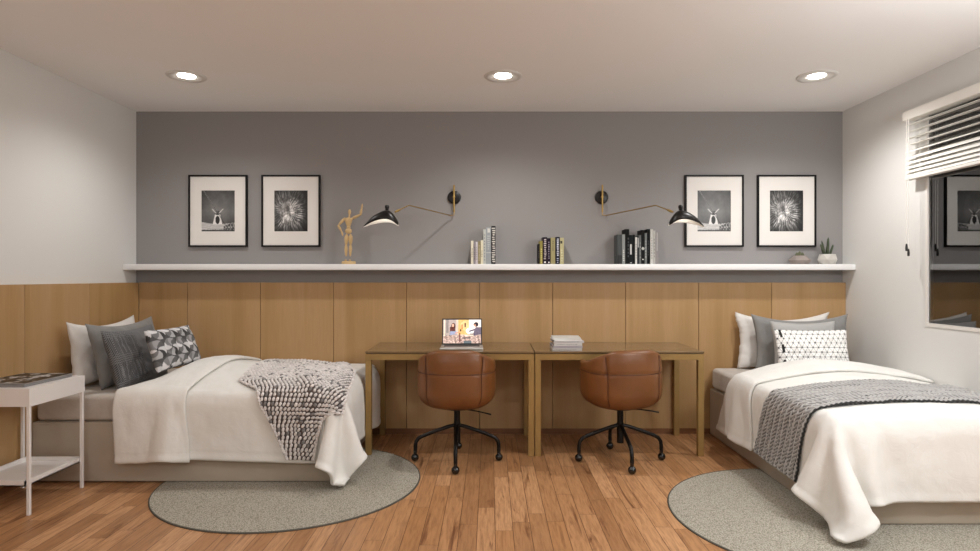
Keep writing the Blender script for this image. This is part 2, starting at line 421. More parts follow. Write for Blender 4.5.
def picture(px0, px1, art, label):
    s = 620/5.145; xc = ((px0+px1)/2-490)/s; Wd = .487; H = .597; zc = 1.3+(276.5-210.8)/s
    t = thing('framed_picture', label, 'picture', (xc, YB, zc), 0, 'framed black and white photographs')
    b = BM(); f = .013; d0, d1 = -.027, -.0008
    box(b, -Wd/2, d0, -H/2, -Wd/2+f, d1, H/2, .001, 1); box(b, Wd/2-f, d0, -H/2, Wd/2, d1, H/2, .001, 1)
    box(b, -Wd/2+f, d0, -H/2, Wd/2-f, d1, -H/2+f, .001, 1); box(b, -Wd/2+f, d0, H/2-f, Wd/2-f, d1, H/2, .001, 1)
    obj('frame', b, M['frame'], t)
    iw, ih = .277, .340
    b = BM(); y0, y1 = -.016, -.004; X = Wd/2-f; Z = H/2-f
    box(b, -X, y0, -Z, -iw/2, y1, Z); box(b, iw/2, y0, -Z, X, y1, Z); box(b, -iw/2, y0, -Z, iw/2, y1, -ih/2); box(b, -iw/2, y0, ih/2, iw/2, y1, Z)
    obj('mat', b, M['mat'], t)
    n, m = 112, 138
    u = np.linspace(0, 1, n)[:, None]*np.ones((1, m)); v = np.ones((n, 1))*np.linspace(0, 1, m)[None]
    P = np.stack([(u-.5)*iw, np.full_like(u, -.0125), (v-.5)*ih], -1)
    if art not in PRG: PRG[art] = lin(np.clip(art(u, v), .02, 1))[..., None]*np.array([1, .985, .97])
    gridmesh('print', P, M['print'], t, cols=PRG[art], smooth=False)
picture(188.3, 246.8, art_mill, 'black framed windmill photograph hanging leftmost on the grey wall, above the left bed')
picture(261.4, 319.8, art_dandelion, 'black framed dandelion photograph between the left windmill picture and the wooden mannequin')
picture(685.2, 744.0, art_mill, 'black framed windmill photograph partly behind the tip of the right wall lamp')
picture(757.8, 816.4, art_dandelion, 'black framed dandelion photograph on the right, above the two potted cacti')

# ------------------------------------------------------------------ wall lamps
def P3(px, py, Y): return Vector(((px-490)/620*Y, Y, 1.3+(276.5-py)/620*Y))
def wall_lamp(cx, mirror, label):
    # built for the left lamp, mirrored about its own mount for the right one
    base = P3(454.3, 197.5, YB)
    t = thing('wall_lamp', label, 'lamp', (((cx-490)/620*YB), YB, base.z), 0, 'swing arm wall lamps')
    def q(px, py, Y):
        v = P3(px, py, Y)-base
        if mirror: v.x = -v.x
        return v
    obj('wall_plate', lathe(BM(), [(0, .001), (.052, .001), (.056, .004), (.054, .018), (.046, .022), (0, .022)], 32, (0, -.0, 0), axis=(0, -1, 0)), M['black'], t, smooth=True)
    b = BM(); tube(b, [(0, -.045, .098), (0, -.045, -.128)], .0075, 12); tube(b, [(0, -.02, 0), (0, -.05, 0)], .01, 12)
    obj('rod', b, M['brass'], t, smooth=True)
    e0 = Vector((0, -.045, -.128)); e1 = q(409, 205.3, 4.62); e2 = q(396.5, 211.3, 4.47)
    a = obj('arm', tube(BM(), [e0+Vector((0, 0, .01)), e0+Vector((0, 0, -.022)), e0+Vector((-.03*(-1 if mirror else 1), -.004, -.026)), e1, e1+(e2-e1)*.2, e2], .0042, 8), M['brass'], t, smooth=True)
    j = BM(); tube(j, [e2+(e1-e2)*.22, e2+(e1-e2)*.05, e2+(e2-e1)*.12], [.0075, .010, .006], 10)
    obj('joint', j, M['brass'], a, smooth=True)
    # shade : spine (top) and rim (bottom) traced along the long axis, in metres
    S = [  # px, spine py, rim py, half width
        (363.4, 225.9, 226.3, .004), (365.5, 223.4, 225.6, .014), (369, 219.6, 223.9, .026), (373, 216.0, 222.4, .040), (378, 212.9, 221.0, .053),
        (383, 210.8, 220.2, .062), (388, 210.0, 220.2, .066), (391.5, 211.8, 221.0, .062), (394.5, 215.2, 222.4, .053), (397, 219.0, 224.2, .036), (398.6, 222.6, 225.0, .008)]
    def cr(A, t):
        n = len(A)-1; x = t*n; i = min(int(x), n-1); f = x-i
        p = [A[max(i-1, 0)], A[i], A[i+1], A[min(i+2, n)]]
        return [.5*((2*p[1][k])+(-p[0][k]+p[2][k])*f+(2*p[0][k]-5*p[1][k]+4*p[2][k]-p[3][k])*f*f+(-p[0][k]+3*p[1][k]-3*p[2][k]+p[3][k])*f**3) for k in range(4)]
    Yc = 4.47
    def surf(sc, name, mat, dz=0):
        n, m = 36, 24; P = np.zeros((n+1, m+1, 3))
        for i in range(n+1):
            px, sp, ri, hw = cr(S, i/n)
            top = q(px, sp, Yc); rim = q(px, ri, Yc)
            for k in range(m+1):
                ph = PI*k/m; cy = -math.cos(ph); sz = math.sin(ph)**.8
                hz = (top.z-rim.z)
                # front rim sits higher than the far rim so the lining shows
                y = cy*hw*sc; z = rim.z-.004+sz*hz*sc+cy*(-hw*.10)+dz
                P[i, k] = (top.x, top.y+y, z)
        return gridmesh(name, P, mat, t, thick=.0015, off=0)
    sh = surf(1, 'lamp_shade', M['black'])
    ln = surf(.94, 'shade_lining', M['inner'], -.0015); ln.parent = sh; ln['label'] = 'white inner lining of the shade'
    k = q(387, 209.3, Yc)
    obj('knob', lathe(BM(), [(.012, -.006), (.013, .004), (.016, .012), (.016, .024), (.012, .030), (0, .031)], 20, k), M['black'], sh, smooth=True)
    b = ball(BM(), q(388.5, 214.5, Yc), .013, 14); obj('bulb', b, M['inner'], t, smooth=True)
    for pz in ((384, 219.0), (392, 219.8)):
        l = bpy.data.lights.new('lining_fill_light', 'POINT'); l.energy = .05; l.shadow_soft_size = .006; l.color = (1, .97, .92)  # weak light added inside the shade only to brighten its lining
        lo = bpy.data.objects.new('lining_fill_light', l); C.objects.link(lo); lo.parent = t; lo.location = q(pz[0], pz[1], Yc)
wall_lamp(454.3, False, 'black wall lamp on a brass arm reaching left towards the wooden mannequin')
wall_lamp(601.4, True, 'black wall lamp on a brass arm reaching right, in front of a framed windmill picture')

# ------------------------------------------------------------------ mannequin
def Q(px, py, Y=5.06): return P3(px, py, Y)
o0 = Q(348.8, 264); o0.z = SZ
mq = thing('artist_mannequin', 'pale wooden artist mannequin on the shelf, one arm raised, other hand on its hip', 'mannequin', o0)
def mp(px, py, dy=0): v = Q(px, py)-o0; v.y += dy; v.z = max(v.z, 0); return v
def limb(name, a, b_, r0, r1, rm=None):
    r0 *= 1.22; r1 *= 1.22; rm = (rm or max(r0, r1)/1.22*1.12)*1.22
    a = Vector(a); b_ = Vector(b_); d = (b_-a)
    bb = BM(); tube(bb, [a+d*.03, a+d*.12, a+d*.4, a+d*.85, a+d*.97], [r0*.55, r0, rm, r1, r1*.55], 12)
    obj(name, bb, M['wood_fig'], mq, smooth=True)
    obj('joint', ball(BM(), a, min(r0, .009), 10), M['wood_fig'], mq, smooth=True)
obj('base', lathe(BM(), [(0, 0), (.056, 0), (.058, .006), (.056, .020), (.052, .024), (0, .024)], 32), M['wood_fig'], mq, smooth=True)
for sx in (-1, 1):
    h = mp(348.6+sx*2.0, 235.0); kn = mp(348.3+sx*2.2, 245.0); an = mp(348.1+sx*2.1, 256.6)
    limb('thigh', h, kn, .013, .010, .0145); limb('shin', kn, an, .010, .007, .0115)
    b = BM(); ball(b, Vector((an.x, an.y-.010, .031)), .009, 12, (1, 2.1, .8)); obj('foot', b, M['wood_fig'], mq, smooth=True)
b = BM(); c0 = mp(348.5, 231.2); lathe(b, [(0, -.022), (.016, -.02), (.027, -.008), (.027, .008), (.019, .02), (0, .022)], 16, c0)
for v in b.verts: v.co.y = c0.y+(v.co.y-c0.y)*.65
obj('pelvis', b, M['wood_fig'], mq, smooth=True)
b = BM(); c1 = mp(348.6, 222.2); lathe(b, [(0, -.034), (.016, -.032), (.020, -.02), (.028, .006), (.034, .024), (.028, .034), (.010, .038), (0, .038)], 20, c1)
for v in b.verts: v.co.y = c1.y+(v.co.y-c1.y)*.6
obj('chest', b, M['wood_fig'], mq, smooth=True)
obj('waist', ball(BM(), mp(348.6, 227.4), .017, 12), M['wood_fig'], mq, smooth=True); obj('neck', tube(BM(), [mp(349, 218), mp(349.6, 214)], .007, 8), M['wood_fig'], mq, smooth=True)
b = BM(); ball(b, mp(349.6, 212.1), .0155, 16, (.85, .95, 1.45)); 
obj('head', b, M['wood_fig'], mq, smooth=True)
limb('upper_arm', mp(352.4, 218.4), mp(360.4, 215.0, -.01), .009, .0075); limb('forearm', mp(360.8, 214.6, -.01), mp(362.0, 208.6, -.012), .008, .006)
limb('hand', mp(362.1, 208.2, -.012), mp(362.6, 203.9, -.013), .006, .004)
limb('upper_arm', mp(344.4, 218.6), mp(338.9, 225.4, -.012), .009, .0075); limb('forearm', mp(338.8, 226.0, -.012), mp(342.0, 231.6, -.016), .008, .006)
limb('hand', mp(342.2, 232.0, -.016), mp(343.4, 236.2, -.018), .006, .004)

# ------------------------------------------------------------------ shelf books
def book(px0, px1, top, hexc, label, marks=(), depth=.14, Y0=5.0, group='books standing on the wall shelf', cat='book'):
    s = 620/Y0; x0 = (px0-490)/s; x1 = (px1-490)/s; h = (264.1-top)/s; w = x1-x0-.0008
    t = thing('book', label, cat, (x0, Y0, SZ), 0, group)
    cv = .0022 if w > .012 else .0015
    m = plain('cover_'+hexc.strip('#'), hexc, .6, spec=.15)
    b = BM(); box(b, 0, 0, 0, w, .004, h, .0012, 2); box(b, 0, .004, 0, cv, depth, h); box(b, w-cv, .004, 0, w, depth, h)
    obj('cover', b, m, t)
    obj('pages', box(BM(), cv, .004, .003, w-cv, depth-.004, h-.004), M['page'], t)
    if marks:
        b = BM(); mats = []; solo = [q for q in marks if q in RECTS]
        for (a, c, f0, f1, hx) in marks:
            mm = plain('mark_'+hx.strip('#'), hx, .6)
            if (a, c, f0, f1, hx) in solo:
                obj('spine_label', box(BM(), w*f0, -.0006, h*a, w*f1, .0003, h*c), mm, t); continue
            if mm not in mats: mats.append(mm)
            box(b, w*f0, -.0005, h*a, w*f1, .0003, h*c, mi=mats.index(mm))
        if mats: obj('spine_lettering', b, None, t, mats=mats)
        else: b.free()
    return t
def letters(a, c, n, hx, f0=.25, f1=.75, rr=None):
    rr = rr or R; out = []; st = (c-a)/n
    for i in range(n):
        k = rr.uniform(0, .25); out.append((a+i*st, a+i*st+st*rr.uniform(.45, .75), f0+k*(f1-f0), f1-rr.uniform(0, .25)*(f1-f0), hx))
    return out
RECTS = [(.86, .97, .3, .8, '#c9c9c4'), (.3, .32, .05, .95, '#b9bcbc'), (.04, .1, .3, .7, '#e6e0e0'), (.04, .09, .3, .7, '#e6e0e0'), (.78, .88, .1, .6, '#3a372c'), (0.0, .3, 0, 1, '#1a1c1d'), (.33, .68, .15, .6, '#c4c6c6'), (.03, .06, .2, .6, '#b0b2b2'), (.6, .95, .2, .8, '#a9abab'), (.12, .15, .25, .75, '#cfcfcb'), (.4, .95, .45, .6, '#d9d9d6')]
g1 = lambda x: 465+x/11.49
book(g1(68), g1(97), 240.8, '#d8d2bf', 'slim cream book, first on the left of the leftmost shelf group', letters(.3, .7, 5, '#9a9383'))
book(g1(98), g1(121), 241.6, '#8f888c', 'slim mauve grey book second from left in the leftmost shelf group', letters(.2, .8, 6, '#5f585c'))
book(g1(122), g1(147), 241.8, '#c9c3c8', 'pale lilac book third from left in the leftmost shelf group', letters(.2, .8, 6, '#8b858c'))
book(g1(148), g1(180), 241.2, '#8e8466', 'olive beige book in the middle of the leftmost shelf group', letters(.15, .85, 8, '#b8ae8c'))
book(g1(181), g1(209), 240.2, '#d9d3ba', 'cream book directly left of the tall pale grey book in the leftmost group', letters(.3, .6, 4, '#a39b80'))
book(g1(210), g1(240), 229.4, '#b9bcb8', 'tall pale grey book in the leftmost shelf group', letters(.1, .9, 9, '#8a8e8c'))
book(g1(241), g1(300), 227.4, '#979c9f', 'tall thick blue grey book second from right in the leftmost shelf group', [(.86, .97, .3, .8, '#c9c9c4'), (.3, .32, .05, .95, '#b9bcbc')]+letters(.4, .8, 7, '#aeb3b4'))
book(g1(302), g1(352), 226.0, '#17181a', 'tall black and white patterned book at the right end of the leftmost group', letters(.05, .98, 16, '#c6c2bb', .1, .95))
g2 = lambda x: 532+x/14.5
book(g2(90), g2(113), 244.0, '#1d1a1c', 'short black book at the left end of the small middle shelf group', letters(.3, .7, 4, '#55504e'))
book(g2(114), g2(156), 241.0, '#8b8146', 'olive green book in the small middle shelf group', letters(.05, .7, 7, '#c9c07a'))
book(g2(157), g2(221), 237.2, '#231a26', 'dark purple book with large white lettering in the middle shelf group', letters(.18, .95, 11, '#bcb0ae', .2, .85)+[(.04, .1, .3, .7, '#e6e0e0')])
book(g2(222), g2(269), 238.2, '#1e1523', 'dark plum book with small pale lettering left of the khaki book', letters(.2, .9, 8, '#9d95a0', .3, .7)+[(.04, .09, .3, .7, '#e6e0e0')])
book(g2(271), g2(338), 237.6, '#989069', 'khaki book in the middle shelf group', letters(.5, .9, 5, '#7b7350'))
book(g2(340), g2(404), 237.0, '#1b1d2b', 'navy book with white spine lettering second from right in the middle group', letters(.3, .97, 10, '#c4c6d2', .3, .85)+letters(.05, .25, 3, '#a2a5bb'))
book(g2(406), g2(464), 237.8, '#b3ad85', 'pale khaki book at the right end of the middle shelf group', [(.78, .88, .1, .6, '#3a372c')]+letters(.1, .6, 5, '#cdc8a4'))
g3 = lambda x: 610+x/11.98
book(g3(90), g3(145), 234.6, '#4b4f50', 'charcoal grey book at the left end of the rightmost shelf group', [(0.0, .3, 0, 1, '#1a1c1d')])
book(g3(146), g3(182), 234.4, '#8e9290', 'grey book with pale spine in the rightmost shelf group', letters(.1, .5, 6, '#c9cac6'))
book(g3(184), g3(232), 229.1, '#101213', 'tall black book third from left in the rightmost shelf group', letters(.2, .8, 6, '#3f4446', .6, .9))
book(g3(233), g3(280), 235.0, '#15191c', 'black book with a white spine title in the rightmost shelf group', [(.33, .68, .15, .6, '#c4c6c6'), (.03, .06, .2, .6, '#b0b2b2')])
book(g3(281), g3(301), 234.8, '#0e1011', 'thin black book left of the slim white book in the rightmost group', letters(.2, .8, 5, '#33383a'))
book(g3(302), g3(326), 237.2, '#cfd0cd', 'slim white book in the rightmost shelf group', letters(.2, .8, 6, '#8e918f'))
book(g3(327), g3(350), 236.4, '#2b2f32', 'slim dark book with a pale upper spine label in the rightmost group', [(.6, .95, .2, .8, '#a9abab')])
book(g3(351), g3(374), 235.0, '#6a6e6e', 'thin mid grey book left of the book with a round emblem', letters(.2, .8, 5, '#9a9e9e'))
t = book(g3(375), g3(416), 230.0, '#131516', 'tall black book with a round pale emblem on its spine in the rightmost group', [(.12, .15, .25, .75, '#cfcfcb')])
b = BM(); lathe(b, [(0, 0), (.012, 0), (.012, .001), (.007, .0015), (0, .001)], 16, (.5*(416-375)/11.98/124, -.0002, .125), axis=(0, -1, 0)); obj('spine_emblem', b, plain('mark_c', '#b9bbb6', .6), t)
book(g3(417), g3(443), 233.0, '#777c7b', 'grey slim book right of the book with a round emblem', letters(.2, .8, 6, '#9fa3a2'))
book(g3(444), g3(481), 229.1, '#0d0e0f', 'tall black book directly left of the white books in the rightmost group', letters(.25, .7, 6, '#3c4042', .2, .6))
book(g3(483), g3(517), 229.4, '#c8c8c4', 'tall off-white book beside the tall black book in the rightmost shelf group', letters(.15, .8, 9, '#9b9b97'))
book(g3(518), g3(546), 230.6, '#b6b6b2', 'pale grey book second from right in the rightmost shelf group', letters(.2, .8, 6, '#8d8d89'))
book(g3(547), g3(580), 231.0, '#8f8b8c', 'mauve grey book at the right end of the rightmost shelf group', [(.4, .95, .45, .6, '#d9d9d6')])

# ------------------------------------------------------------------ cactus pots
def pot(px, w, h, top_r, mat, Y=5.07, ph=0):
    s = 620/Y; x = (px-490)/s; r = w/s/2; H = h/s
    return x, r, H
def facet_pot(t, r, H, tr, mat, ph):
    b = BM(); n = 6
    rings = []
    for (rr, z, p) in ((r*.72, 0, 0), (r, H*.45, .5), (tr, H, 0), (tr*.86, H, 0), (tr*.8, H*.8, 0)):
        rings.append([b.verts.new((rr*math.cos(2*PI*(k+p)/n+ph), rr*math.sin(2*PI*(k+p)/n+ph), z)) for k in range(n)])
    b.faces.new(rings[0][::-1])
    for k in range(n):
        k1 = (k+1) % n
        b.faces.new((rings[0][k], rings[0][k1], rings[1][k])); b.faces.new((rings[0][k1], rings[1][k1], rings[1][k]))
        b.faces.new((rings[1][k], rings[2][k1], rings[2][k])); b.faces.new((rings[1][k], rings[1][k1], rings[2][k1]))
        b.faces.new((rings[2][k], rings[2][k1], rings[3][k1], rings[3][k])); b.faces.new((rings[3][k], rings[3][k1], rings[4][k1], rings[4][k]))
    obj('pot', b, mat, t)
    b = BM(); f = [b.verts.new((tr*.8*math.cos(2*PI*k/n+ph), tr*.8*math.sin(2*PI*k/n+ph), H*.82)) for k in range(n)]; b.faces.new(f); obj('soil', b, M['soil'], t)
def ribbed(b, base, top, r, ribs=7, n=28, bulge=1):
    base = Vector(base); top = Vector(top); d = top-base; L = d.length
    rot = Vector((0, 0, 1)).rotation_difference(d).to_matrix().to_4x4(); mt = Matrix.Translation(base) @ rot
    rings = []
    for i in range(9):
        f = i/8; rr = r*(math.sin(PI*(.18+.80*f)) if bulge == 2 else (.75+.25*math.sin(PI*min(f*1.2, 1)))*math.sqrt(max(0, 1-max(0, (f-.72)/.28)**2))+1e-4)
        rings.append([b.verts.new(mt @ Vector(((rr*(1+.14*math.cos(ribs*2*PI*k/n)))*math.cos(2*PI*k/n), (rr*(1+.14*math.cos(ribs*2*PI*k/n)))*math.sin(2*PI*k/n), L*f))) for k in range(n)])
    for a, c in zip(rings, rings[1:]):
        for k in range(n): b.faces.new((a[k], a[(k+1) % n], c[(k+1) % n], c[k]))
    b.faces.new(rings[-1]); b.faces.new(rings[0][::-1])
x = (799.8-490)/122.3
t = thing('potted_cactus', 'squat round cactus in a low faceted taupe pot, left of the taller cactus', 'potted plant', (x, 5.07, SZ), 0, 'potted cacti on the shelf')
facet_pot(t, .090, .070, .046, M['concrete_d'], .3)
b = BM()
for k in range(6):
    a = k*1.05; ribbed(b, (.016*math.cos(a), .016*math.sin(a), .050), (.026*math.cos(a), .026*math.sin(a), .098), .015, bulge=2)
ribbed(b, (0, 0, .05), (0, 0, .108), .020, bulge=2)
obj('cactus', b, M['cactus2'], t, smooth=True)
x = (827.4-490)/122.3
t = thing('potted_cactus', 'spindly upright cactus in a pale faceted pot nearest the right end of the shelf', 'potted plant', (x, 5.07, SZ), 0, 'potted cacti on the shelf')
facet_pot(t, .082, .082, .060, M['concrete_l'], .55)
for k, (dx, dz, hh, rr, dy) in enumerate([(-.058, .085, .115, .0065, 0), (-.038, .11, .15, .007, .01), (-.012, .085, .1, .008, -.015), (.008, .155, .18, .0085, 0), (.02, .10, .12, .008, .02), (.038, .09, .11, .0065, -.01), (.060, .085, .105, .0055, .01), (-.022, .10, .125, .006, .02), (-.052, .05, .08, .006, -.012)]):
    b = BM(); ribbed(b, (dx*.35, dy, .064), (dx, dy*1.6, .068+hh*.86), rr*1.25, 5, 20); obj('cactus_stem', b, M['cactus'], t, smooth=True)

# ------------------------------------------------------------------ desks
def desk(x0, x1, label):
    y0, y1 = 4.478, 5.105; H = .758
    t = thing('desk', label, 'desk', ((x0+x1)/2, (y0+y1)/2, 0), 0, 'matching writing desks')
    w = (x1-x0)/2-.001; d = (y1-y0)/2
    o = obj('desk_top', box(BM(), -w, -d, H-.012, w, d, H, .0015), M['desk_top'], t)
    obj('top_edge', box(BM(), -w+.004, -d+.004, H-.0165, w-.004, d-.004, H-.0122), M['desk_edge'], t)
    b = BM(); ah = .045
    box(b, -w+.001, -d+.002, H-.017-ah, w-.001, -d+.042, H-.017, .001, 1); box(b, -w+.001, d-.042, H-.017-ah, w-.001, d-.002, H-.017, .001, 1)
    box(b, -w+.001, -d+.043, H-.017-ah, -w+.041, d-.043, H-.017, .001, 1); box(b, w-.041, -d+.043, H-.017-ah, w-.001, d-.043, H-.017, .001, 1)
    obj('apron', b, M['brass2'], t)
    for sx in (-1, 1):
        for sy in (-1, 1):
            xa = sx*(w-.001); ya = sy*(d-.002)
            obj('leg', box(BM(), min(xa, xa-sx*.042), min(ya, ya-sy*.042), (.0085 if (x0 < 0 and sx < 0 and sy < 0) else 0), max(xa, xa-sx*.042), max(ya, ya-sy*.042), H-.0175-ah, .0015, 1), M['brass2'], t)
desk(-.903, .321, 'brass legged writing desk with the laptop on it, nearer the left bed')
desk(.324, 1.549, 'brass legged writing desk with a pile of books on it, nearer the right bed')

# laptop
lp = thing('laptop', 'open silver laptop with a glowing picture on its screen, on the left desk', 'laptop', (-.214, 4.70, .7583), math.radians(1.5))
b = BM(); box(b, -.160, -.135, 0, .160, .10, .014, .004, 2)
obj('laptop_base', b, M['alu'], lp, smooth=True)
b = BM(); box(b, -.135, -.035, .0135, .135, .075, .0152)
obj('keyboard', b, M['key'], lp)
obj('trackpad', box(BM(), -.045, -.118, .0135, .045, -.045, .0147), plain('trackpad_grey', '#b2b1ad', .3, .3), lp)
mt = Matrix.Translation((0, .10, .012)) @ Matrix.Rotation(math.radians(-9), 4, 'X')
lid = obj('screen_lid', box(BM(), -.155, -.003, 0, .155, .004, .205, .003, 2, mtx=mt), M['key'], lp)
def scr(u, v):
    n = np.stack([u, v, u], -1)
    c = np.zeros(u.shape+(3,)); c[:] = (.86, .78, .72)
    def put(mask, colr, a=1.0): c[mask] = c[mask]*(1-a)+np.array(colr)*a
    put(u < .34, (.72, .66, .64)); put((u > .08) & (u < .14) & (v > .45), (.55, .52, .5)); put((u > .02) & (u < .05), (.95, .9, .8))
    put((u > .40) & (u < .68) & (v > .38), (.88, .72, .45)); put(np.hypot(u-.62, (v-.75)*.7) < .16, (.93, .80, .58), .7)
    put((u > .56) & (u < .60) & (v > .68) & (v < .86), (.35, .22, .15)); put((u > .48) & (u < .52) & (v > .6) & (v < .8), (.75, .5, .3))
    put((u > .68) & (v > .40), (.99, .95, .92)); put(np.hypot((u-.70), (v-.52)*.8) < .10, (1, 1, .98))
    put(np.hypot((u-.27)/.055, (v-.72)/.15) < 1, (.32, .17, .14)); put((np.abs(u-.25) < .07) & (v > .48) & (v < .7), (.38, .2, .17)); put(np.hypot((u-.26)/.03, (v-.76)/.07) < 1, (.93, .72, .62))
    put((np.abs(u-.27) < .10-.08*(v-.3)) & (v > .24) & (v < .52), (.60, .63, .74)); put((u > .32) & (u < .44) & (np.abs(v-.42-(u-.32)*.6) < .025), (.85, .62, .52))
    put(np.hypot((u-.87)/.065, (v-.80)/.10) < 1, (.16, .12, .18)); put(np.hypot((u-.84)/.025, (v-.76)/.05) < 1, (.8, .6, .5))
    put((u > .80) & (v < .68) & (u-.80 > (v-.45)*.25), (.42, .38, .45)); put((u > .68) & (u < .84) & (np.abs(v-.50-(u-.68)*.55) < .035), (.36, .31, .38)); put((u > .70) & (u < .84) & (np.abs(v-.40+(u-.70)*.1) < .02), (.3, .26, .3))
    t_ = (v < .34-.04*np.cos(u*9)); c[t_] = (.72, .62, .58)
    nz = fbm(u*14, v*9, 21)[..., None]; nb = fbm(u*25, v*16, 22)[..., None]
    c = np.where((v < .34)[..., None], c+nz*.45+nb*.25*np.array([1, .8, .8]), c+nz*.10)
    put((u > .50) & (u < .72) & (np.abs(v-.22) < .02), (.25, .2, .2)); put((u > .55) & (u < .75) & (v < .1), (.38, .42, .44)); put((u > .43) & (u < .455) & (v < .45) & (v > .05), (.45, .2, .2)); put(np.hypot((u-.46)/.02, (v-.55)/.05) < 1, (.25, .12, .12))
    return np.clip(c, 0, 1)
n, m = 110, 72
u = np.linspace(0, 1, n)[:, None]*np.ones((1, m)); v = np.ones((n, 1))*np.linspace(0, 1, m)[None]
P = np.stack([(u-.5)*.294, np.full_like(u, -.0038), .012+v*.183], -1)
P = np.array([list(mt @ Vector(p)) for p in P.reshape(-1, 3)]).reshape(n, m, 3)
gridmesh('display', P, M['screen'], lid, cols=lin(scr(u, v)), smooth=False)

# pile of books on the right desk
z = .7583; R2 = random.Random(3)
pile = [('#b9b5b2', .214, .018, 'thin pale grey book at the bottom of the pile on the right desk', 0, -.002), ('#a9a2a8', .216, .016, 'mauve grey book second from the bottom of the pile on the right desk', .02, 0), ('#cfcdc9', .205, .019, 'off-white book third from the bottom of the pile on the right desk', -.012, .006),
        ('#c5c2c2', .222, .016, 'light grey book third from the top of the pile, sticking out on the right', .03, .008), ('#efeeea', .2, .006, 'thin white book second from the top of the pile on the right desk', .05, 0), ('#d8d8d4', .21, .014, 'pale grey book on top of the pile on the right desk', -.045, 0)]
xc = (565.5-490)/620*4.66
for i, (hx, w, th, lab, rz, dx) in enumerate(pile):
    t = thing('book', lab, 'book', (xc+dx, 4.655, z), rz, 'books piled on the right desk')
    m_ = plain('cover_'+hx.strip('#'), hx, .5); d = .125-.004*i
    b = BM(); cv = .0016
    box(b, -w/2, -d, 0, w/2, d, cv, .0005, 1); box(b, -w/2, -d, th-cv, w/2, d, th, .0005, 1); box(b, -w/2, -d, cv, w/2, -d+.003, th-cv)
    obj('cover', b, m_, t); obj('pages', box(BM(), -w/2+.004, -d+.0035, cv, w/2-.004, d-.004, th-cv), plain('page_edge_grey', '#8d8b8a', .8) if i % 2 else M['page'], t)
    if i in (0, 1, 2, 3):
        b = BM()
        for k in range(9):
            a = -w/2+w*(.12+.08*k); box(b, a, -d-.0004, th*.35, a+w*.05*R2.uniform(.5, 1), -d+.0002, th*.62)
        obj('spine_lettering', b, plain('mark_8b', '#7d7a7c', .6), t)
    z += th+.0003

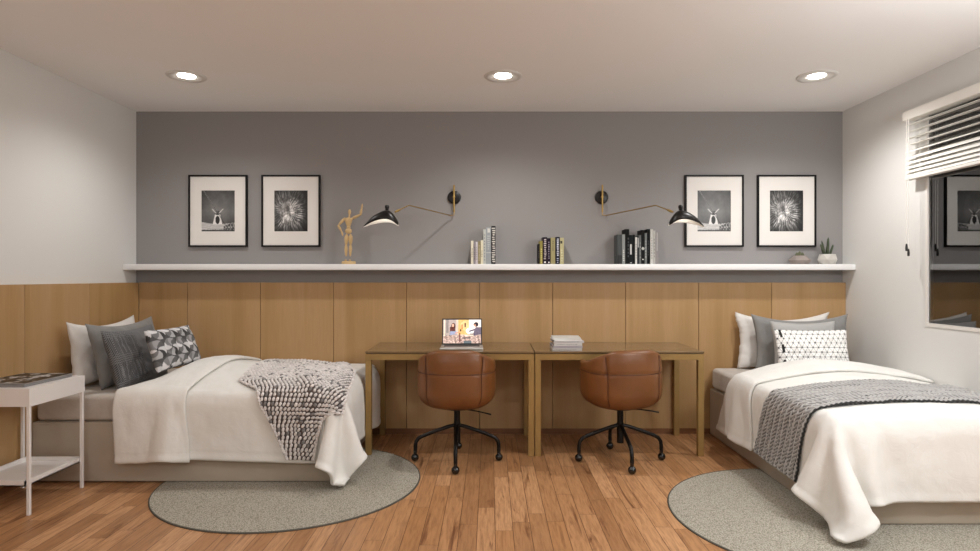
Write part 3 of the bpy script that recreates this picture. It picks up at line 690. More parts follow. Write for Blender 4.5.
# ------------------------------------------------------------------ chairs
def sm(x, a, b):
    x = np.clip((x-a)/(b-a), 0, 1); return x*x*(3-2*x)
def make_chair(label, loc, rz, base_rot=0):
    t = thing('swivel_chair', label, 'chair', loc, rz, 'cognac leather swivel chairs')
    NT_, NZ = 128, 44
    th = np.linspace(-PI, PI, NT_+1); A = np.abs(th)
    zb = .376
    H = .790-.004*np.minimum(A/.6, 1.5)**2-.088*np.clip((A-.40)/1.25, 0, 1)**1.25-.20*sm(A, 2.0, 2.6)
    def plan(th, z, off=0):
        s = np.sin(th); c = -np.cos(th)       # th=0 is the back (-Y)
        e = 2/2.6
        x = np.sign(s)*np.abs(s)**e; y = np.sign(c)*np.abs(c)**e
        return x*(.272-off), y*(.255-off)
    def rho(z, off=0):
        w = np.clip((z-zb-off)/(.15), 0, 1)
        r = (1-(1-w)**2.7)**(1/2.7)
        return r*(1-.35*np.clip(z-.66, 0, 1))
    P = []
    for i in range(NZ+1):                      # outer, bottom to rim
        f = i/NZ; z = zb+(H-zb)*(f**1.6 if f < 1 else 1)
        x, y = plan(th, z); r = rho(z)
        g = np.zeros_like(th)
        for q in (.66, -.66):
            wob = q*(1+.16*sm(z, .60, .80)); g = g-.007*np.exp(-((th-wob)/.022)**2)*(z > .42)
        g = g-.007*np.exp(-((z-.645)/.0055)**2)*(A < 1.75)
        g = g+.008*np.cos(np.clip(th/.66, -1, 1)*PI/2)*sm(z, .42, .5)
        g = g+.006*np.exp(-((z-.73)/.05)**2)*(A < .66)
        k = 1+g/.27
        P.append(np.stack([x*r*k, y*r*k, z], -1))
    ro = .0
    for f in (0.25, .5, .75):                  # rounded rim
        a = PI*f; off = .042*(1-math.cos(a))/2; x, y = plan(th, H); r = rho(H)
        x2, y2 = plan(th, H, off); P.append(np.stack([x2*r, y2*r, H+.016*math.sin(a)], -1))
    for i in range(0, 13):                     # inner down to the seat
        f = i/12; z = H-(H-.44)*f; r = rho(np.maximum(z, .44), 0); x2, y2 = plan(th, z, .042)
        P.append(np.stack([x2*r, y2*r, z], -1))
    P = np.array(P)
    sh = gridmesh('shell', P, M['leather'], t)
    # piping in the seams
    b = BM()
    for q in (.66, -.66):
        pts = []
        for z in np.linspace(.43, .79, 26):
            wob = q*(1+.16*float(sm(z, .60, .80))); x, y = plan(np.array(wob), z); r = float(rho(np.array(z)))
            if z > np.interp(wob, th, H): break
            pts.append((float(x)*r*.997, float(y)*r*.997, z))
        tube(b, pts, .0030, 6)
    pts = []
    for a in np.linspace(-1.75, 1.75, 60):
        x, y = plan(np.array(a), .645); r = float(rho(np.array(.645))); kk = 1+.008*math.cos(max(-1, min(1, a/.66))*PI/2)/.27-.004
        pts.append((float(x)*r*kk, float(y)*r*kk, .645))
    tube(b, pts, .0026, 6); obj('seam', b, M['seam'], sh, smooth=True)
    # seat cushion
    n, m = 40, 14; Pc = []
    tt = np.linspace(-PI, PI, n*2+1)
    for i in range(m+1):
        f = i/m; zz, rr = (.452+.03*f*2, .93+.05*f) if f < .5 else (.482+.030*math.sin((f-.5)*PI), .955*math.cos((f-.5)*PI)**.35 if f < 1 else 0)
        x, y = plan(tt, 0, .052); Pc.append(np.stack([x*rr, y*rr, np.full_like(tt, zz)], -1))
    gridmesh('seat_cushion', np.array(Pc), M['leather'], t)
    # base
    b = BM(); lathe(b, [(0, .13), (.024, .13), (.0245, .27), (.022, .272), (.022, .362), (.06, .366), (.09, .372), (.09, .385), (0, .385)], 24); obj('column', b, M['black_metal'], t, smooth=True)
    b = BM(); tube(b, [(.05, -.02, .372), (.12, -.05, .368), (.20, -.085, .360), (.245, -.10, .352)], [.005, .005, .005, .006], 8); obj('lever', b, M['black_metal'], t, smooth=True)
    for k in range(4):
        a = k*PI/2-PI/2+base_rot-rz; c, s = math.cos(a), math.sin(a)
        prof = [(.018, .252), (.06, .243), (.15, .212), (.235, .180), (.27, .162), (.288, .138), (.293, .11), (.294, .072)]
        lg = obj('leg', tube(BM(), [(r*c, r*s, z) for r, z in prof], .0135, 12), M['black_metal'], t, smooth=True)
        b = BM(); ball(b, (.296*c, .296*s, .0275), .0275, 20); tube(b, [(.294*c, .294*s, .05), (.294*c, .294*s, .074)], .013, 12)
        obj('caster', b, M['caster'], lg, smooth=True)
    return t
make_chair('cognac leather tub swivel chair at the left desk, behind the laptop', (-.232, 4.37, 0), math.radians(-3), math.radians(1))
make_chair('cognac leather tub swivel chair at the right desk, beside the pile of books', (.918, 4.37, 0), math.radians(13), math.radians(3))

# ------------------------------------------------------------------ rugs
def rug(x, y, label, r=.80):
    t = thing('round_rug', label, 'rug', (x, y, 0), 0, 'round grey rugs')
    b = BM(); lathe(b, [(0, .0005), (r-.004, .0005), (r-.004, .007), (r-.02, .008), (0, .008)], 128); obj('pile', b, M['rug'], t, smooth=True)
    b = BM(); lathe(b, [(r-.0035, .0006), (r+.003, .0006), (r+.004, .004), (r+.001, .0078), (r-.0035, .0085)], 128); obj('binding', b, M['rugedge'], t, smooth=True)
rug(-1.25, 3.93, 'round grey woven rug on the floor partly under the left bed')
rug(1.80, 3.37, 'round grey woven rug on the floor partly under the right bed')

# ------------------------------------------------------------------ beds
def bed(x0, y0, x1, y1, lab_b, lab_m):
    zr = 0
    t = thing('bed_base', lab_b, 'bed', ((x0+x1)/2, (y0+y1)/2, zr), 0, 'upholstered single bed bases')
    w, d = (x1-x0)/2, (y1-y0)/2
    obj('base_box', box(BM(), -w, -d, .009, w, d, .382-zr, .010, 3), M['base'], t, smooth=True)
    b = BM(); e = .008
    loop = [(-w-.001+e, -d-.001+e), (w-e, -d-.001+e), (w-e, d-e), (-w-.001+e, d-e)]
    tube(b, [(x, y, .372-zr) for x, y in loop+loop[:1]], .0035, 6, caps=False); obj('piping', b, M['base'], t, smooth=True)
    # mattress with pillowy sides
    mm = box(BM(), x0+.012, y0+.012, .384, x1-.012, y1-.004, .552, .035, 4)
    tag(obj('mattress', mm, M['sheet'], smooth=True), lab_m, 'mattress', 'single mattresses')
bed(-2.885, 3.900, -.985, 5.095, 'beige upholstered bed base standing along the oak panelling behind the white side table', 'mattress in a grey-beige sheet lying under the left bed covers')
bed(1.805, 3.225, 2.925, 5.095, 'beige upholstered bed base standing under the window beside the right desk', 'mattress in a pale sheet lying under the right bed covers')

DL = [56,49,
0,0,0,0,-1,0,1,0,-1,0,1,0,-1,0,0,0,1,0,0,-1,0,1,-1,0,0,0,1,0,0,0,0,0,-1,0,0,1,1,1,1,1,1,2,1,1,2,1,2,1,1,
0,0,0,0,0,-1,0,1,-1,1,0,-1,0,0,0,0,0,0,1,0,-1,0,0,0,0,1,0,-1,1,0,0,0,-1,0,0,1,1,1,1,1,1,2,1,1,2,1,2,1,1,
0,0,0,0,-1,0,0,0,1,0,-1,0,0,0,0,0,0,0,1,0,0,-1,0,1,-1,0,1,-1,1,0,0,0,-1,0,0,1,1,1,1,1,1,1,2,1,2,1,1,2,1,
0,0,0,0,-1,0,0,0,0,0,0,0,1,0,-1,0,0,0,0,1,-1,0,0,1,-1,0,0,0,1,0,0,0,-1,0,0,1,1,1,1,1,1,2,1,1,2,1,2,1,1,
0,0,0,-1,0,1,0,-1,0,0,1,0,-1,0,0,1,0,-1,0,0,1,0,-1,0,0,0,0,0,1,0,0,0,-1,0,0,1,1,1,1,1,1,1,2,1,2,1,2,1,1,
0,0,0,0,-1,1,-1,0,0,0,0,0,0,0,0,0,0,0,0,0,0,0,0,0,0,0,1,-1,1,0,0,0,-1,0,0,1,1,1,1,1,1,1,2,1,2,1,1,2,1,
0,0,0,-1,0,0,0,0,0,0,1,-1,0,1,0,-1,0,1,0,-1,0,1,-1,0,0,1,0,-1,0,1,0,0,-1,0,0,1,1,1,0,2,1,1,2,1,2,1,2,1,1,
0,0,0,0,0,0,-1,1,0,0,0,0,0,0,0,-1,0,0,0,0,0,0,1,-1,0,0,0,0,1,0,0,0,0,-1,0,1,1,0,1,2,1,2,1,1,2,1,2,1,1,
0,0,0,-1,0,0,1,0,0,0,0,-1,1,-1,1,0,-1,0,0,1,-1,1,-1,1,0,-1,1,0,0,0,0,0,0,-1,1,0,1,1,0,2,1,2,1,2,1,1,2,1,1,
0,0,0,0,0,0,0,0,0,-1,0,0,0,0,1,0,0,0,-1,0,0,0,1,0,0,0,-1,1,0,0,0,0,0,-1,1,0,1,0,1,2,1,2,1,1,2,1,0,2,0,
0,0,0,0,0,0,-1,1,0,0,-1,0,0,1,0,0,0,0,0,0,0,0,0,0,-1,1,0,0,0,0,0,0,0,0,0,0,1,0,1,1,2,1,1,0,1,-1,1,-1,1,
0,0,0,0,0,0,0,0,0,0,0,0,0,0,0,0,0,0,0,0,0,0,0,0,0,0,0,0,0,0,0,0,0,0,0,0,0,1,0,0,0,0,1,0,0,1,0,1,-1,
0,0,0,0,0,0,0,0,0,0,0,0,0,0,0,0,0,0,0,0,0,0,0,0,0,0,0,0,0,0,0,0,0,0,0,0,0,0,0,1,0,0,0,0,1,0,0,0,0,
0,0,0,0,0,0,0,0,0,0,0,0,0,0,0,0,0,0,0,0,0,0,0,0,0,0,0,0,0,0,0,0,0,0,0,0,0,-1,0,-2,-1,0,2,1,1,-1,0,1,-1,
0,0,0,1,-1,0,0,0,0,0,0,0,0,0,1,-1,0,0,0,0,0,0,1,-1,0,0,1,-1,0,0,0,0,1,0,0,-1,0,-1,0,-2,-1,-1,-1,-1,0,2,0,-1,0,
0,0,0,1,-1,0,1,0,-1,0,1,0,-1,0,0,0,1,0,-1,1,0,-1,0,1,0,-1,0,0,0,0,0,0,1,0,0,-1,0,-1,-1,-1,-1,-1,-1,-1,-1,-1,-1,0,-1,
0,0,0,0,0,0,1,-1,0,0,0,1,0,-1,1,-1,0,1,0,-1,1,0,0,0,-1,0,1,0,-1,0,1,0,0,0,0,-1,0,-1,-1,-1,-1,-1,-1,-1,-1,-2,-1,-1,-1,
0,0,0,1,0,-1,0,0,0,0,0,1,0,0,-1,0,0,1,-1,0,0,1,-1,1,-1,0,1,-1,0,0,1,0,0,0,0,-1,0,-1,-1,-1,-1,-1,-1,-1,-1,-2,-1,-1,-1,
0,0,0,0,1,-1,0,0,1,-1,0,0,0,1,0,-1,0,0,0,0,0,1,-1,1,0,0,0,0,0,0,0,0,0,0,0,-1,0,-1,-1,-1,-1,-1,-1,-1,-1,-2,-1,-1,-1,
0,0,0,0,1,0,0,0,0,0,-1,0,1,0,0,0,0,0,-1,0,1,0,0,0,0,0,0,0,-1,0,1,0,0,0,0,-1,0,-1,-1,-1,-1,-1,-1,-1,-1,-1,-2,-1,-1,
0,0,0,1,0,0,0,0,-1,1,-1,0,1,0,0,0,0,0,0,0,0,-1,1,0,0,0,-1,1,0,0,0,0,0,0,0,-1,0,-1,-1,-1,-1,-1,-1,-1,-1,-1,-2,-1,-1,
0,0,0,0,0,1,0,0,0,0,0,0,0,-1,0,1,0,0,-1,1,0,0,0,0,0,0,-1,1,0,0,0,0,0,0,0,-1,0,-1,-1,-1,-1,-1,-1,-1,-1,-1,-1,-2,-1,
0,0,0,0,0,1,-1,1,0,0,-1,0,0,0,0,0,1,0,-1,1,0,0,-1,1,0,-1,0,1,0,0,0,0,0,0,0,-1,0,-1,-1,-1,-1,-1,-1,-1,-1,-1,-1,-2,-1,
0,0,0,1,-1,1,-1,0,1,0,-1,0,0,1,-1,0,0,0,0,0,0,1,-1,1,0,0,0,0,0,0,0,0,0,0,0,-1,0,-1,-1,-1,-1,-1,-1,-1,-1,-1,-1,-1,-2,
0,0,0,0,1,0,0,0,-1,1,-1,0,0,1,-1,0,0,0,1,-1,0,0,1,0,0,0,0,0,0,0,0,0,0,0,0,-1,-1,0,-1,-1,-1,-1,-1,-1,-1,-1,-1,-1,-1,
0,0,0,0,1,-1,0,0,0,1,-1,0,0,0,0,0,1,-1,0,0,0,0,1,-1,0,1,0,0,0,0,0,0,0,0,0,-1,0,-1,-1,-1,-1,-1,-1,-1,-1,-1,-1,-1,-1,
0,0,0,0,0,0,1,-1,0,0,0,1,-1,0,1,-1,1,0,-1,0,0,0,0,1,0,0,0,0,0,0,0,0,0,0,0,0,-1,-1,-1,-1,-1,-1,-1,-1,-1,-1,-1,-1,-1,
0,0,0,0,0,0,0,0,0,0,0,0,0,0,0,1,0,0,-1,0,0,0,0,1,-1,1,0,0,0,0,0,0,0,0,0,-1,0,-1,-1,-1,-1,-1,-1,-1,-1,-1,-1,-1,-1,
0,0,0,0,0,0,0,0,0,0,0,0,0,0,0,1,0,0,-1,1,-1,0,0,0,0,1,0,0,0,0,0,0,0,0,0,-1,0,-1,-1,-1,-1,-1,-1,-1,-1,-1,-1,-1,-1,
0,0,0,0,0,0,0,0,0,0,0,0,0,0,0,0,1,-1,0,0,0,0,0,0,0,1,0,0,0,0,0,0,0,0,0,-1,0,-1,-1,-1,-1,-1,-1,-1,-1,-1,-1,-1,-1,
0,0,0,0,0,0,0,0,0,0,0,0,0,0,0,0,0,0,0,0,1,-1,0,0,1,0,0,0,0,0,0,1,0,0,-1,-1,-1,0,-1,-1,-1,-1,-1,-1,-1,-1,-1,-1,-1,
0,0,0,0,0,0,0,0,0,0,0,0,0,0,0,0,0,0,1,0,0,0,-1,1,0,0,0,0,0,0,1,0,0,-1,0,-1,-1,-1,-1,0,-1,-1,-1,-1,-1,-1,-1,-1,-1,
0,0,0,0,0,0,0,0,0,0,0,0,0,0,0,0,0,0,1,0,0,0,-1,1,0,0,0,0,1,0,0,0,0,0,-1,-1,-1,-1,-1,-1,-1,0,-1,-1,-1,-1,-1,-1,-1,
0,0,0,1,-1,0,0,0,0,0,0,0,0,0,0,0,0,0,1,0,0,0,0,0,0,0,0,0,1,0,0,0,0,0,-1,0,-2,-1,-1,-1,-1,0,-1,-1,-1,-1,-1,-1,-1,
0,0,0,0,0,0,0,0,0,0,0,0,1,0,0,0,-1,0,1,0,0,0,0,0,0,0,0,1,0,0,0,0,0,0,-1,0,-2,-1,-1,-1,-1,0,-1,-1,-1,-1,-1,-1,-1,
0,0,0,1,0,0,0,0,-1,0,0,0,0,1,0,0,0,0,0,0,0,0,0,0,0,0,0,1,0,0,0,0,0,0,-1,0,-2,-1,-1,-1,-1,0,-2,-1,0,-1,-1,-1,0,
0,0,0,1,0,0,0,0,-1,0,1,0,0,0,0,0,0,0,0,0,0,0,0,0,0,0,0,1,0,0,0,0,0,0,-1,0,-2,-1,-1,-1,-1,-1,-1,-1,0,-1,-1,-1,0,
0,0,0,1,0,0,0,0,0,0,0,0,0,0,0,0,0,0,0,0,0,0,0,0,0,0,1,0,0,0,0,0,0,0,0,-1,-2,-1,-1,-1,-1,-1,-1,-1,0,-1,-1,-1,0,
0,0,0,1,0,0,0,0,0,0,0,0,0,0,0,0,0,0,0,0,0,0,0,0,1,-1,1,0,0,0,0,0,1,-1,0,-1,-2,-1,-1,-1,-1,-1,-1,-1,0,-1,-1,-1,0,
0,0,0,1,0,0,0,0,0,0,0,0,0,0,0,0,0,0,0,0,0,0,0,0,1,0,0,0,0,0,0,0,1,0,-1,-1,-2,-1,-2,0,-1,-1,-1,-1,-1,0,-1,-1,0,
0,1,0,0,0,0,0,0,0,0,0,0,0,0,0,0,0,0,0,0,0,0,0,0,1,0,0,0,0,0,0,1,0,0,-1,-1,-2,-2,-1,-1,-1,-1,0,-1,-1,0,-1,-1,0,
0,0,0,0,0,0,0,0,0,0,0,0,0,0,0,0,0,0,0,0,0,0,1,-1,1,0,0,0,0,0,1,0,0,1,0,-3,-3,-1,-1,-1,0,-1,0,-1,-1,-1,-1,-1,-1,
-4,0,0,0,0,0,0,1,-1,0,0,0,0,0,1,0,-1,1,0,-1,0,1,0,0,0,0,1,0,0,0,1,0,0,1,1,-2,-8,-4,-11,4,-1,-1,-2,-2,-2,-2,-2,-2,-3,
-21,1,0,1,0,0,-1,0,0,0,0,1,0,-1,-1,2,-1,1,0,0,-1,0,0,1,0,0,0,1,0,1,0,-2,1,7,4,-12,7,-8,-6,-13,-13,-8,-6,-3,-3,-2,1,-5,-1,
-39,0,0,0,0,0,1,-1,0,0,0,0,0,0,0,0,0,0,0,0,1,0,0,0,0,0,0,0,3,1,-3,1,7,2,4,0,-17,10,-8,-8,-9,-15,-15,-13,-9,-7,-5,-3,-3,
-65,0,0,0,0,0,-1,1,0,0,0,0,0,0,0,0,0,1,0,0,-1,0,0,1,0,0,0,1,-2,-1,9,2,-4,-7,0,25,-4,-23,-5,2,-3,-5,-10,-14,-16,-14,-12,-11,-6,
-98,-1,0,2,-2,3,-3,1,-1,1,1,-2,0,-1,2,1,1,0,0,-1,-1,-2,2,0,-1,0,2,0,0,-3,9,2,-4,-7,0,31,12,-22,-22,-8,2,-1,-1,-5,-10,-13,-16,-16,-13,
-134,1,2,-1,0,-2,2,0,0,1,0,-2,0,0,2,1,0,2,0,-4,0,-2,3,-2,0,3,-4,1,1,-1,8,2,-4,-7,1,28,31,-14,-23,-23,-10,0,1,-1,-1,-5,-10,-12,-16,
-165,-2,0,2,0,-1,-2,3,-2,2,-2,-1,0,1,3,0,1,4,0,-4,-5,1,2,-1,2,0,-2,0,-2,2,7,1,-3,-7,2,31,33,4,-23,-22,-23,-12,-2,0,0,0,-3,-5,-7,
-200,-1,1,0,1,-3,1,1,1,0,-2,0,0,-1,5,-1,5,-1,2,-6,-2,1,-3,3,2,-1,-3,1,-2,5,3,3,-8,-3,4,33,33,17,-15,-23,-23,-22,-13,-4,0,-1,-6,0,-3,
-235,0,0,1,0,0,0,1,1,-3,1,1,-3,1,4,1,5,0,0,-6,-4,0,-1,2,3,-1,-3,0,-1,4,4,0,-5,-3,7,33,33,27,-5,-22,-22,-23,-21,-13,-8,-6,-2,-2,-6,
-269,0,0,1,1,-1,-2,4,-2,1,-2,0,-1,1,5,1,5,1,-5,-5,0,0,-3,1,3,-1,-2,3,-3,2,6,-2,-5,-2,10,34,33,31,7,-17,-23,-23,-22,-20,-12,-7,-13,-7,-7,
-303,0,0,1,1,-1,0,0,-1,2,-1,1,-3,0,3,6,4,1,-3,-6,-3,0,0,-2,5,-3,0,0,0,0,3,2,-5,-2,14,33,33,33,19,-10,-23,-22,-23,-22,-17,-13,-9,-6,-2,
-336,0,-2,3,-1,1,0,1,-1,1,-4,1,-1,2,2,7,4,0,-5,-3,-6,1,-1,0,3,-2,2,-1,1,-2,3,0,-5,1,17,33,33,33,26,0,-19,-23,-22,-23,-21,-12,-5,-1,2,
-370,0,-1,0,3,-3,0,0,0,3,-1,-3,2,-1,4,6,5,-1,-3,-7,-3,-1,-1,1,4,-3,-1,0,2,1,1,0,-5,2,19,34,33,33,31,10,-13,-23,-23,-23,-22,-11,1,2,3,
-406,3,-3,3,-1,2,-2,1,0,1,-2,-1,-1,1,7,1,9,-1,-7,-4,-3,-3,0,1,1,4,-2,-2,1,1,1,-2,-2,2,22,34,33,33,32,22,-8,-20,-23,-23,-24,-5,6,2,3,
0,0,0,0,0,0,0,0,0,0,0,0,0,0,0,0,0,0,0,0,0,0,0,0,0,0,0,0,0,0,0,0,0,0,-1,-5,-16,-20,-26,-34,-33,-34,-34,-33,-33,-34,-33,-35,-32,
0,0,0,0,0,0,0,0,0,0,0,0,0,0,0,0,0,0,0,0,0,0,0,0,0,0,0,0,0,0,0,0,0,0,-1,-5,-16,-20,-26,-34,-33,-33,-35,-32,-34,-33,-34,-34,-34,
0,0,0,0,0,0,0,0,0,0,0,0,0,0,0,0,0,0,0,0,0,0,0,0,0,1,-1,0,0,0,0,0,1,0,-2,-5,-18,-19,-25,-34,-34,-33,-34,-33,-34,-35,-34,-30,-35,
0,0,0,0,-1,1,0,0,0,0,0,0,0,0,0,0,0,0,0,0,0,0,0,0,0,0,0,0,0,0,0,1,0,0,-2,-6,-15,-21,-25,-31,-33,-35,-34,-35,-34,-34,-32,-35,-34,
0,0,0,-1,1,0,0,0,0,0,0,0,0,0,0,0,0,0,0,0,0,0,0,0,0,0,0,1,-1,0,0,1,0,0,-2,-6,-15,-21,-25,-33,-35,-33,-34,-31,-34,-34,-35,-33,-33,
0,0,0,0,-1,1,0,0,0,0,0,0,0,0,0,0,0,0,0,0,0,0,0,0,0,0,0,1,-1,0,1,0,0,0,-2,-7,-17,-18,-25,-33,-33,-33,-35,-31,-34,-34,-37,-34,-32,
0,0,0,0,0,0,0,0,0,0,0,0,0,0,0,0,0,0,0,0,0,0,0,0,0,0,0,1,0,0,0,0,0,0,-2,-7,-16,-20,-24,-33,-31,-35,-31,-38,-32,-34,-34,-36,-33,
0,0,0,0,0,0,0,0,0,0,0,0,0,0,0,0,0,0,0,0,0,0,0,0,0,0,1,0,0,0,0,0,0,0,-2,-7,-17,-21,-22,-30,-35,-33,-34,-36,-35,-32,-34,-33,-32,
0,0,0,0,0,0,0,0,0,0,0,0,0,0,0,0,0,0,0,0,0,0,0,0,0,0,0,0,0,1,0,0,1,0,-3,-8,-16,-19,-24,-34,-34,-31,-37,-30,-35,-33,-32,-31,-31,
0,0,0,0,0,0,0,0,0,0,0,0,0,0,0,0,0,0,0,0,0,0,0,0,0,0,1,-1,1,0,0,0,1,0,-3,-8,-16,-22,-21,-31,-37,-34,-32,-32,-32,-30,-30,-30,-28,
0,0,0,0,0,0,0,0,0,0,0,0,0,0,0,0,0,0,0,0,0,0,0,0,1,0,-1,0,0,1,0,0,0,1,-3,-8,-16,-19,-22,-36,-32,-30,-30,-29,-28,-28,-29,-28,-29,
0,0,0,0,0,0,0,0,0,0,0,0,0,0,0,0,0,0,0,0,0,0,0,0,0,1,-1,0,1,0,0,0,0,1,-3,-8,-14,-24,-22,-20,-30,-28,-29,-29,-29,-28,-29,-32,-25,
0,0,0,0,0,0,0,0,0,0,0,0,0,0,0,0,0,0,0,0,0,0,0,0,0,0,0,0,1,0,0,1,0,0,-3,-8,-16,-15,-21,-27,-27,-27,-28,-28,-29,-27,-28,-28,-28,
0,0,0,0,0,0,0,0,0,0,0,0,0,0,0,0,0,0,0,0,0,0,0,0,1,-1,0,1,0,0,0,0,1,0,-3,-8,-13,-24,-23,-33,-29,-28,-26,-27,-26,-28,-28,-28,-29,
0,0,0,-1,1,0,0,0,0,0,0,0,0,0,0,0,0,0,0,0,0,0,0,0,0,0,1,0,0,-1,1,0,1,0,-3,-8,-16,-18,-26,-33,-34,-33,-32,-29,-28,-25,-28,-30,-28,
0,0,0,-1,1,0,0,0,0,0,0,0,0,0,0,0,0,0,0,0,0,0,0,0,1,0,-1,0,0,0,1,0,0,1,-3,-8,-16,-22,-21,-33,-34,-35,-32,-35,-31,-31,-29,-29,-29,
0,0,0,0,0,0,0,0,0,0,0,0,0,0,0,0,0,0,0,0,0,0,0,0,0,0,1,0,-1,1,0,1,-1,1,-3,-8,-16,-20,-24,-33,-33,-34,-35,-33,-33,-34,-33,-31,-29,
0,0,0,0,0,0,0,0,0,0,0,0,0,0,0,0,0,0,0,0,0,0,0,0,0,0,1,-1,0,1,0,0,0,1,-3,-7,-16,-22,-22,-30,-34,-33,-36,-34,-35,-34,-33,-32,-33,
0,0,0,0,-1,1,0,0,0,0,0,0,0,0,0,0,0,0,0,0,0,0,0,0,0,0,0,1,-1,1,0,0,1,0,-3,-7,-16,-21,-23,-34,-32,-32,-34,-35,-33,-35,-34,-35,-32,
0,0,0,0,0,0,0,0,0,0,0,0,0,0,0,0,0,0,0,0,0,0,0,0,0,1,0,-1,0,0,0,1,0,0,-2,-7,-17,-18,-25,-31,-37,-33,-31,-36,-33,-34,-33,-34,-36,
0,0,0,0,0,0,0,0,0,0,0,0,0,0,0,0,0,0,0,0,0,0,0,0,0,0,0,0,0,0,0,0,1,0,-2,-7,-15,-21,-24,-30,-34,-35,-36,-32,-33,-35,-33,-34,-35,
0,0,0,0,0,0,0,0,0,0,0,0,0,0,0,0,0,0,0,0,0,0,0,0,0,1,-1,0,0,0,0,0,1,0,-2,-6,-15,-21,-25,-34,-33,-31,-33,-35,-36,-32,-35,-33,-35,
0,0,0,0,0,0,0,0,0,0,0,0,0,0,0,0,0,0,0,0,0,0,0,0,0,0,0,0,0,0,0,0,0,0,-1,-6,-16,-20,-24,-34,-31,-37,-31,-36,-31,-34,-36,-32,-36,
0,0,0,0,0,0,0,0,0,0,0,0,0,0,0,0,0,0,0,0,0,0,0,0,0,0,0,1,-1,0,0,0,0,1,-2,-6,-15,-20,-25,-34,-31,-36,-33,-34,-35,-31,-33,-36,-33,
0,0,0,0,0,0,0,0,0,0,0,0,0,0,0,0,0,0,0,0,0,0,0,0,0,0,0,0,0,0,0,0,0,0,-1,-5,-15,-20,-27,-30,-34,-34,-33,-34,-36,-33,-34,-34,-34,
0,0,0,0,0,0,0,0,0,0,0,0,0,0,0,0,0,0,0,0,0,0,0,0,0,0,0,0,0,0,0,0,0,0,-1,-5,-15,-22,-23,-35,-31,-35,-33,-34,-34,-32,-36,-35,-31,
0,0,0,0,0,0,0,0,0,0,0,0,0,0,0,0,0,0,0,0,0,0,0,0,0,0,0,0,0,0,0,0,0,0,-1,-4,-16,-19,-28,-32,-34,-34,-33,-35,-31,-36,-31,-36,-33,
0,0,0,0,0,0,0,0,0,0,0,0,0,0,0,0,0,0,0,0,0,0,0,0,0,0,0,0,0,0,0,0,0,0,-1,-4,-15,-22,-24,-33,-33,-35,-32,-37,-31,-35,-34,-34,-33,
0,0,0,0,0,0,0,0,0,0,0,0,0,0,0,0,0,0,0,0,0,0,0,0,0,0,0,0,0,0,0,0,1,0,-2,-4,-16,-19,-27,-33,-35,-31,-35,-32,-36,-34,-30,-36,-34,
0,0,0,0,0,0,0,0,0,0,0,0,0,0,0,0,0,0,0,0,0,0,0,0,0,0,0,0,0,0,0,0,0,1,-1,-4,-16,-21,-27,-31,-33,-35,-34,-33,-36,-33,-33,-34,-32,
0,0,0,0,0,0,0,0,0,0,0,0,0,0,0,0,0,0,0,0,0,0,0,0,0,0,0,0,0,0,0,0,0,1,-1,-4,-16,-21,-26,-34,-32,-36,-33,-33,-33,-36,-31,-34,-33,
0,0,0,0,0,0,0,0,0,0,0,0,0,0,0,0,0,0,0,0,0,0,0,1,-1,1,0,0,0,-1,1,0,0,0,-1,-4,-18,-18,-27,-34,-35,-33,-34,-32,-34,-32,-35,-32,-34,
0,0,0,0,0,0,0,0,0,0,0,0,0,0,0,0,0,0,0,0,1,0,0,0,0,0,0,0,0,0,0,0,0,0,-1,-4,-17,-19,-28,-30,-34,-36,-35,-33,-33,-32,-33,-35,-33,
0,0,0,0,0,0,0,0,0,0,0,0,0,0,0,0,0,1,0,0,0,0,0,0,0,0,0,0,0,0,0,0,0,1,-1,-5,-16,-20,-28,-32,-33,-33,-35,-35,-32,-33,-34,-32,-35,
0,0,0,0,0,0,0,0,0,0,0,0,0,0,0,1,0,0,0,0,0,0,0,0,0,0,0,0,0,0,0,1,0,0,-1,-4,-16,-20,-28,-34,-34,-34,-34,-32,-31,-33,-35,-34,-32,
0,0,0,0,0,0,0,0,0,0,0,0,0,0,0,1,0,0,0,0,0,0,0,0,0,0,1,0,0,0,0,0,0,0,-1,-4,-17,-19,-28,-35,-34,-32,-30,-32,-34,-33,-34,-36,-35,
0,0,0,0,0,0,0,0,0,0,0,0,0,1,0,0,0,0,0,0,0,0,0,0,0,1,0,0,0,0,0,0,0,0,0,-5,-16,-20,-29,-33,-31,-32,-33,-30,-38,-34,-33,-34,-37,
0,0,0,0,0,0,0,0,0,0,0,0,0,1,0,0,0,0,0,0,0,0,0,1,0,0,0,0,0,0,0,1,0,0,-1,-4,-17,-19,-27,-31,-34,-30,-33,-35,-34,-35,-36,-34,-37,
0,0,0,0,0,0,0,0,0,0,0,0,1,0,0,0,0,0,0,0,0,0,1,0,0,0,0,0,0,0,1,0,0,0,-1,-4,-17,-18,-28,-28,-32,-34,-35,-36,-35,-36,-35,-33,-35,
0,0,0,0,0,0,0,0,0,0,0,0,1,0,0,0,0,0,0,0,0,0,1,0,0,0,0,0,0,1,0,0,0,1,-1,-4,-18,-18,-22,-33,-35,-36,-38,-32,-36,-33,-34,-36,-34,
0,0,0,0,0,0,0,0,0,0,0,0,0,1,0,0,0,0,0,0,0,0,0,1,0,0,0,0,1,0,0,0,1,0,0,-4,-17,-13,-32,-37,-36,-35,-33,-34,-34,-34,-33,-33,-33,
0,0,0,0,0,0,0,0,0,0,0,0,0,0,1,0,0,0,0,0,0,0,0,0,1,0,0,0,0,0,1,0,0,1,1,-4,-6,-33,-32,-35,-32,-33,-32,-32,-31,-32,-32,-31,-32,
0,0,0,0,0,0,0,0,0,0,0,0,0,0,0,1,0,0,0,0,0,0,0,0,0,0,0,1,0,0,0,0,0,1,0,-2,-13,-5,-24,-36,-32,-32,-32,-31,-31,-31,-31,-31,-31,
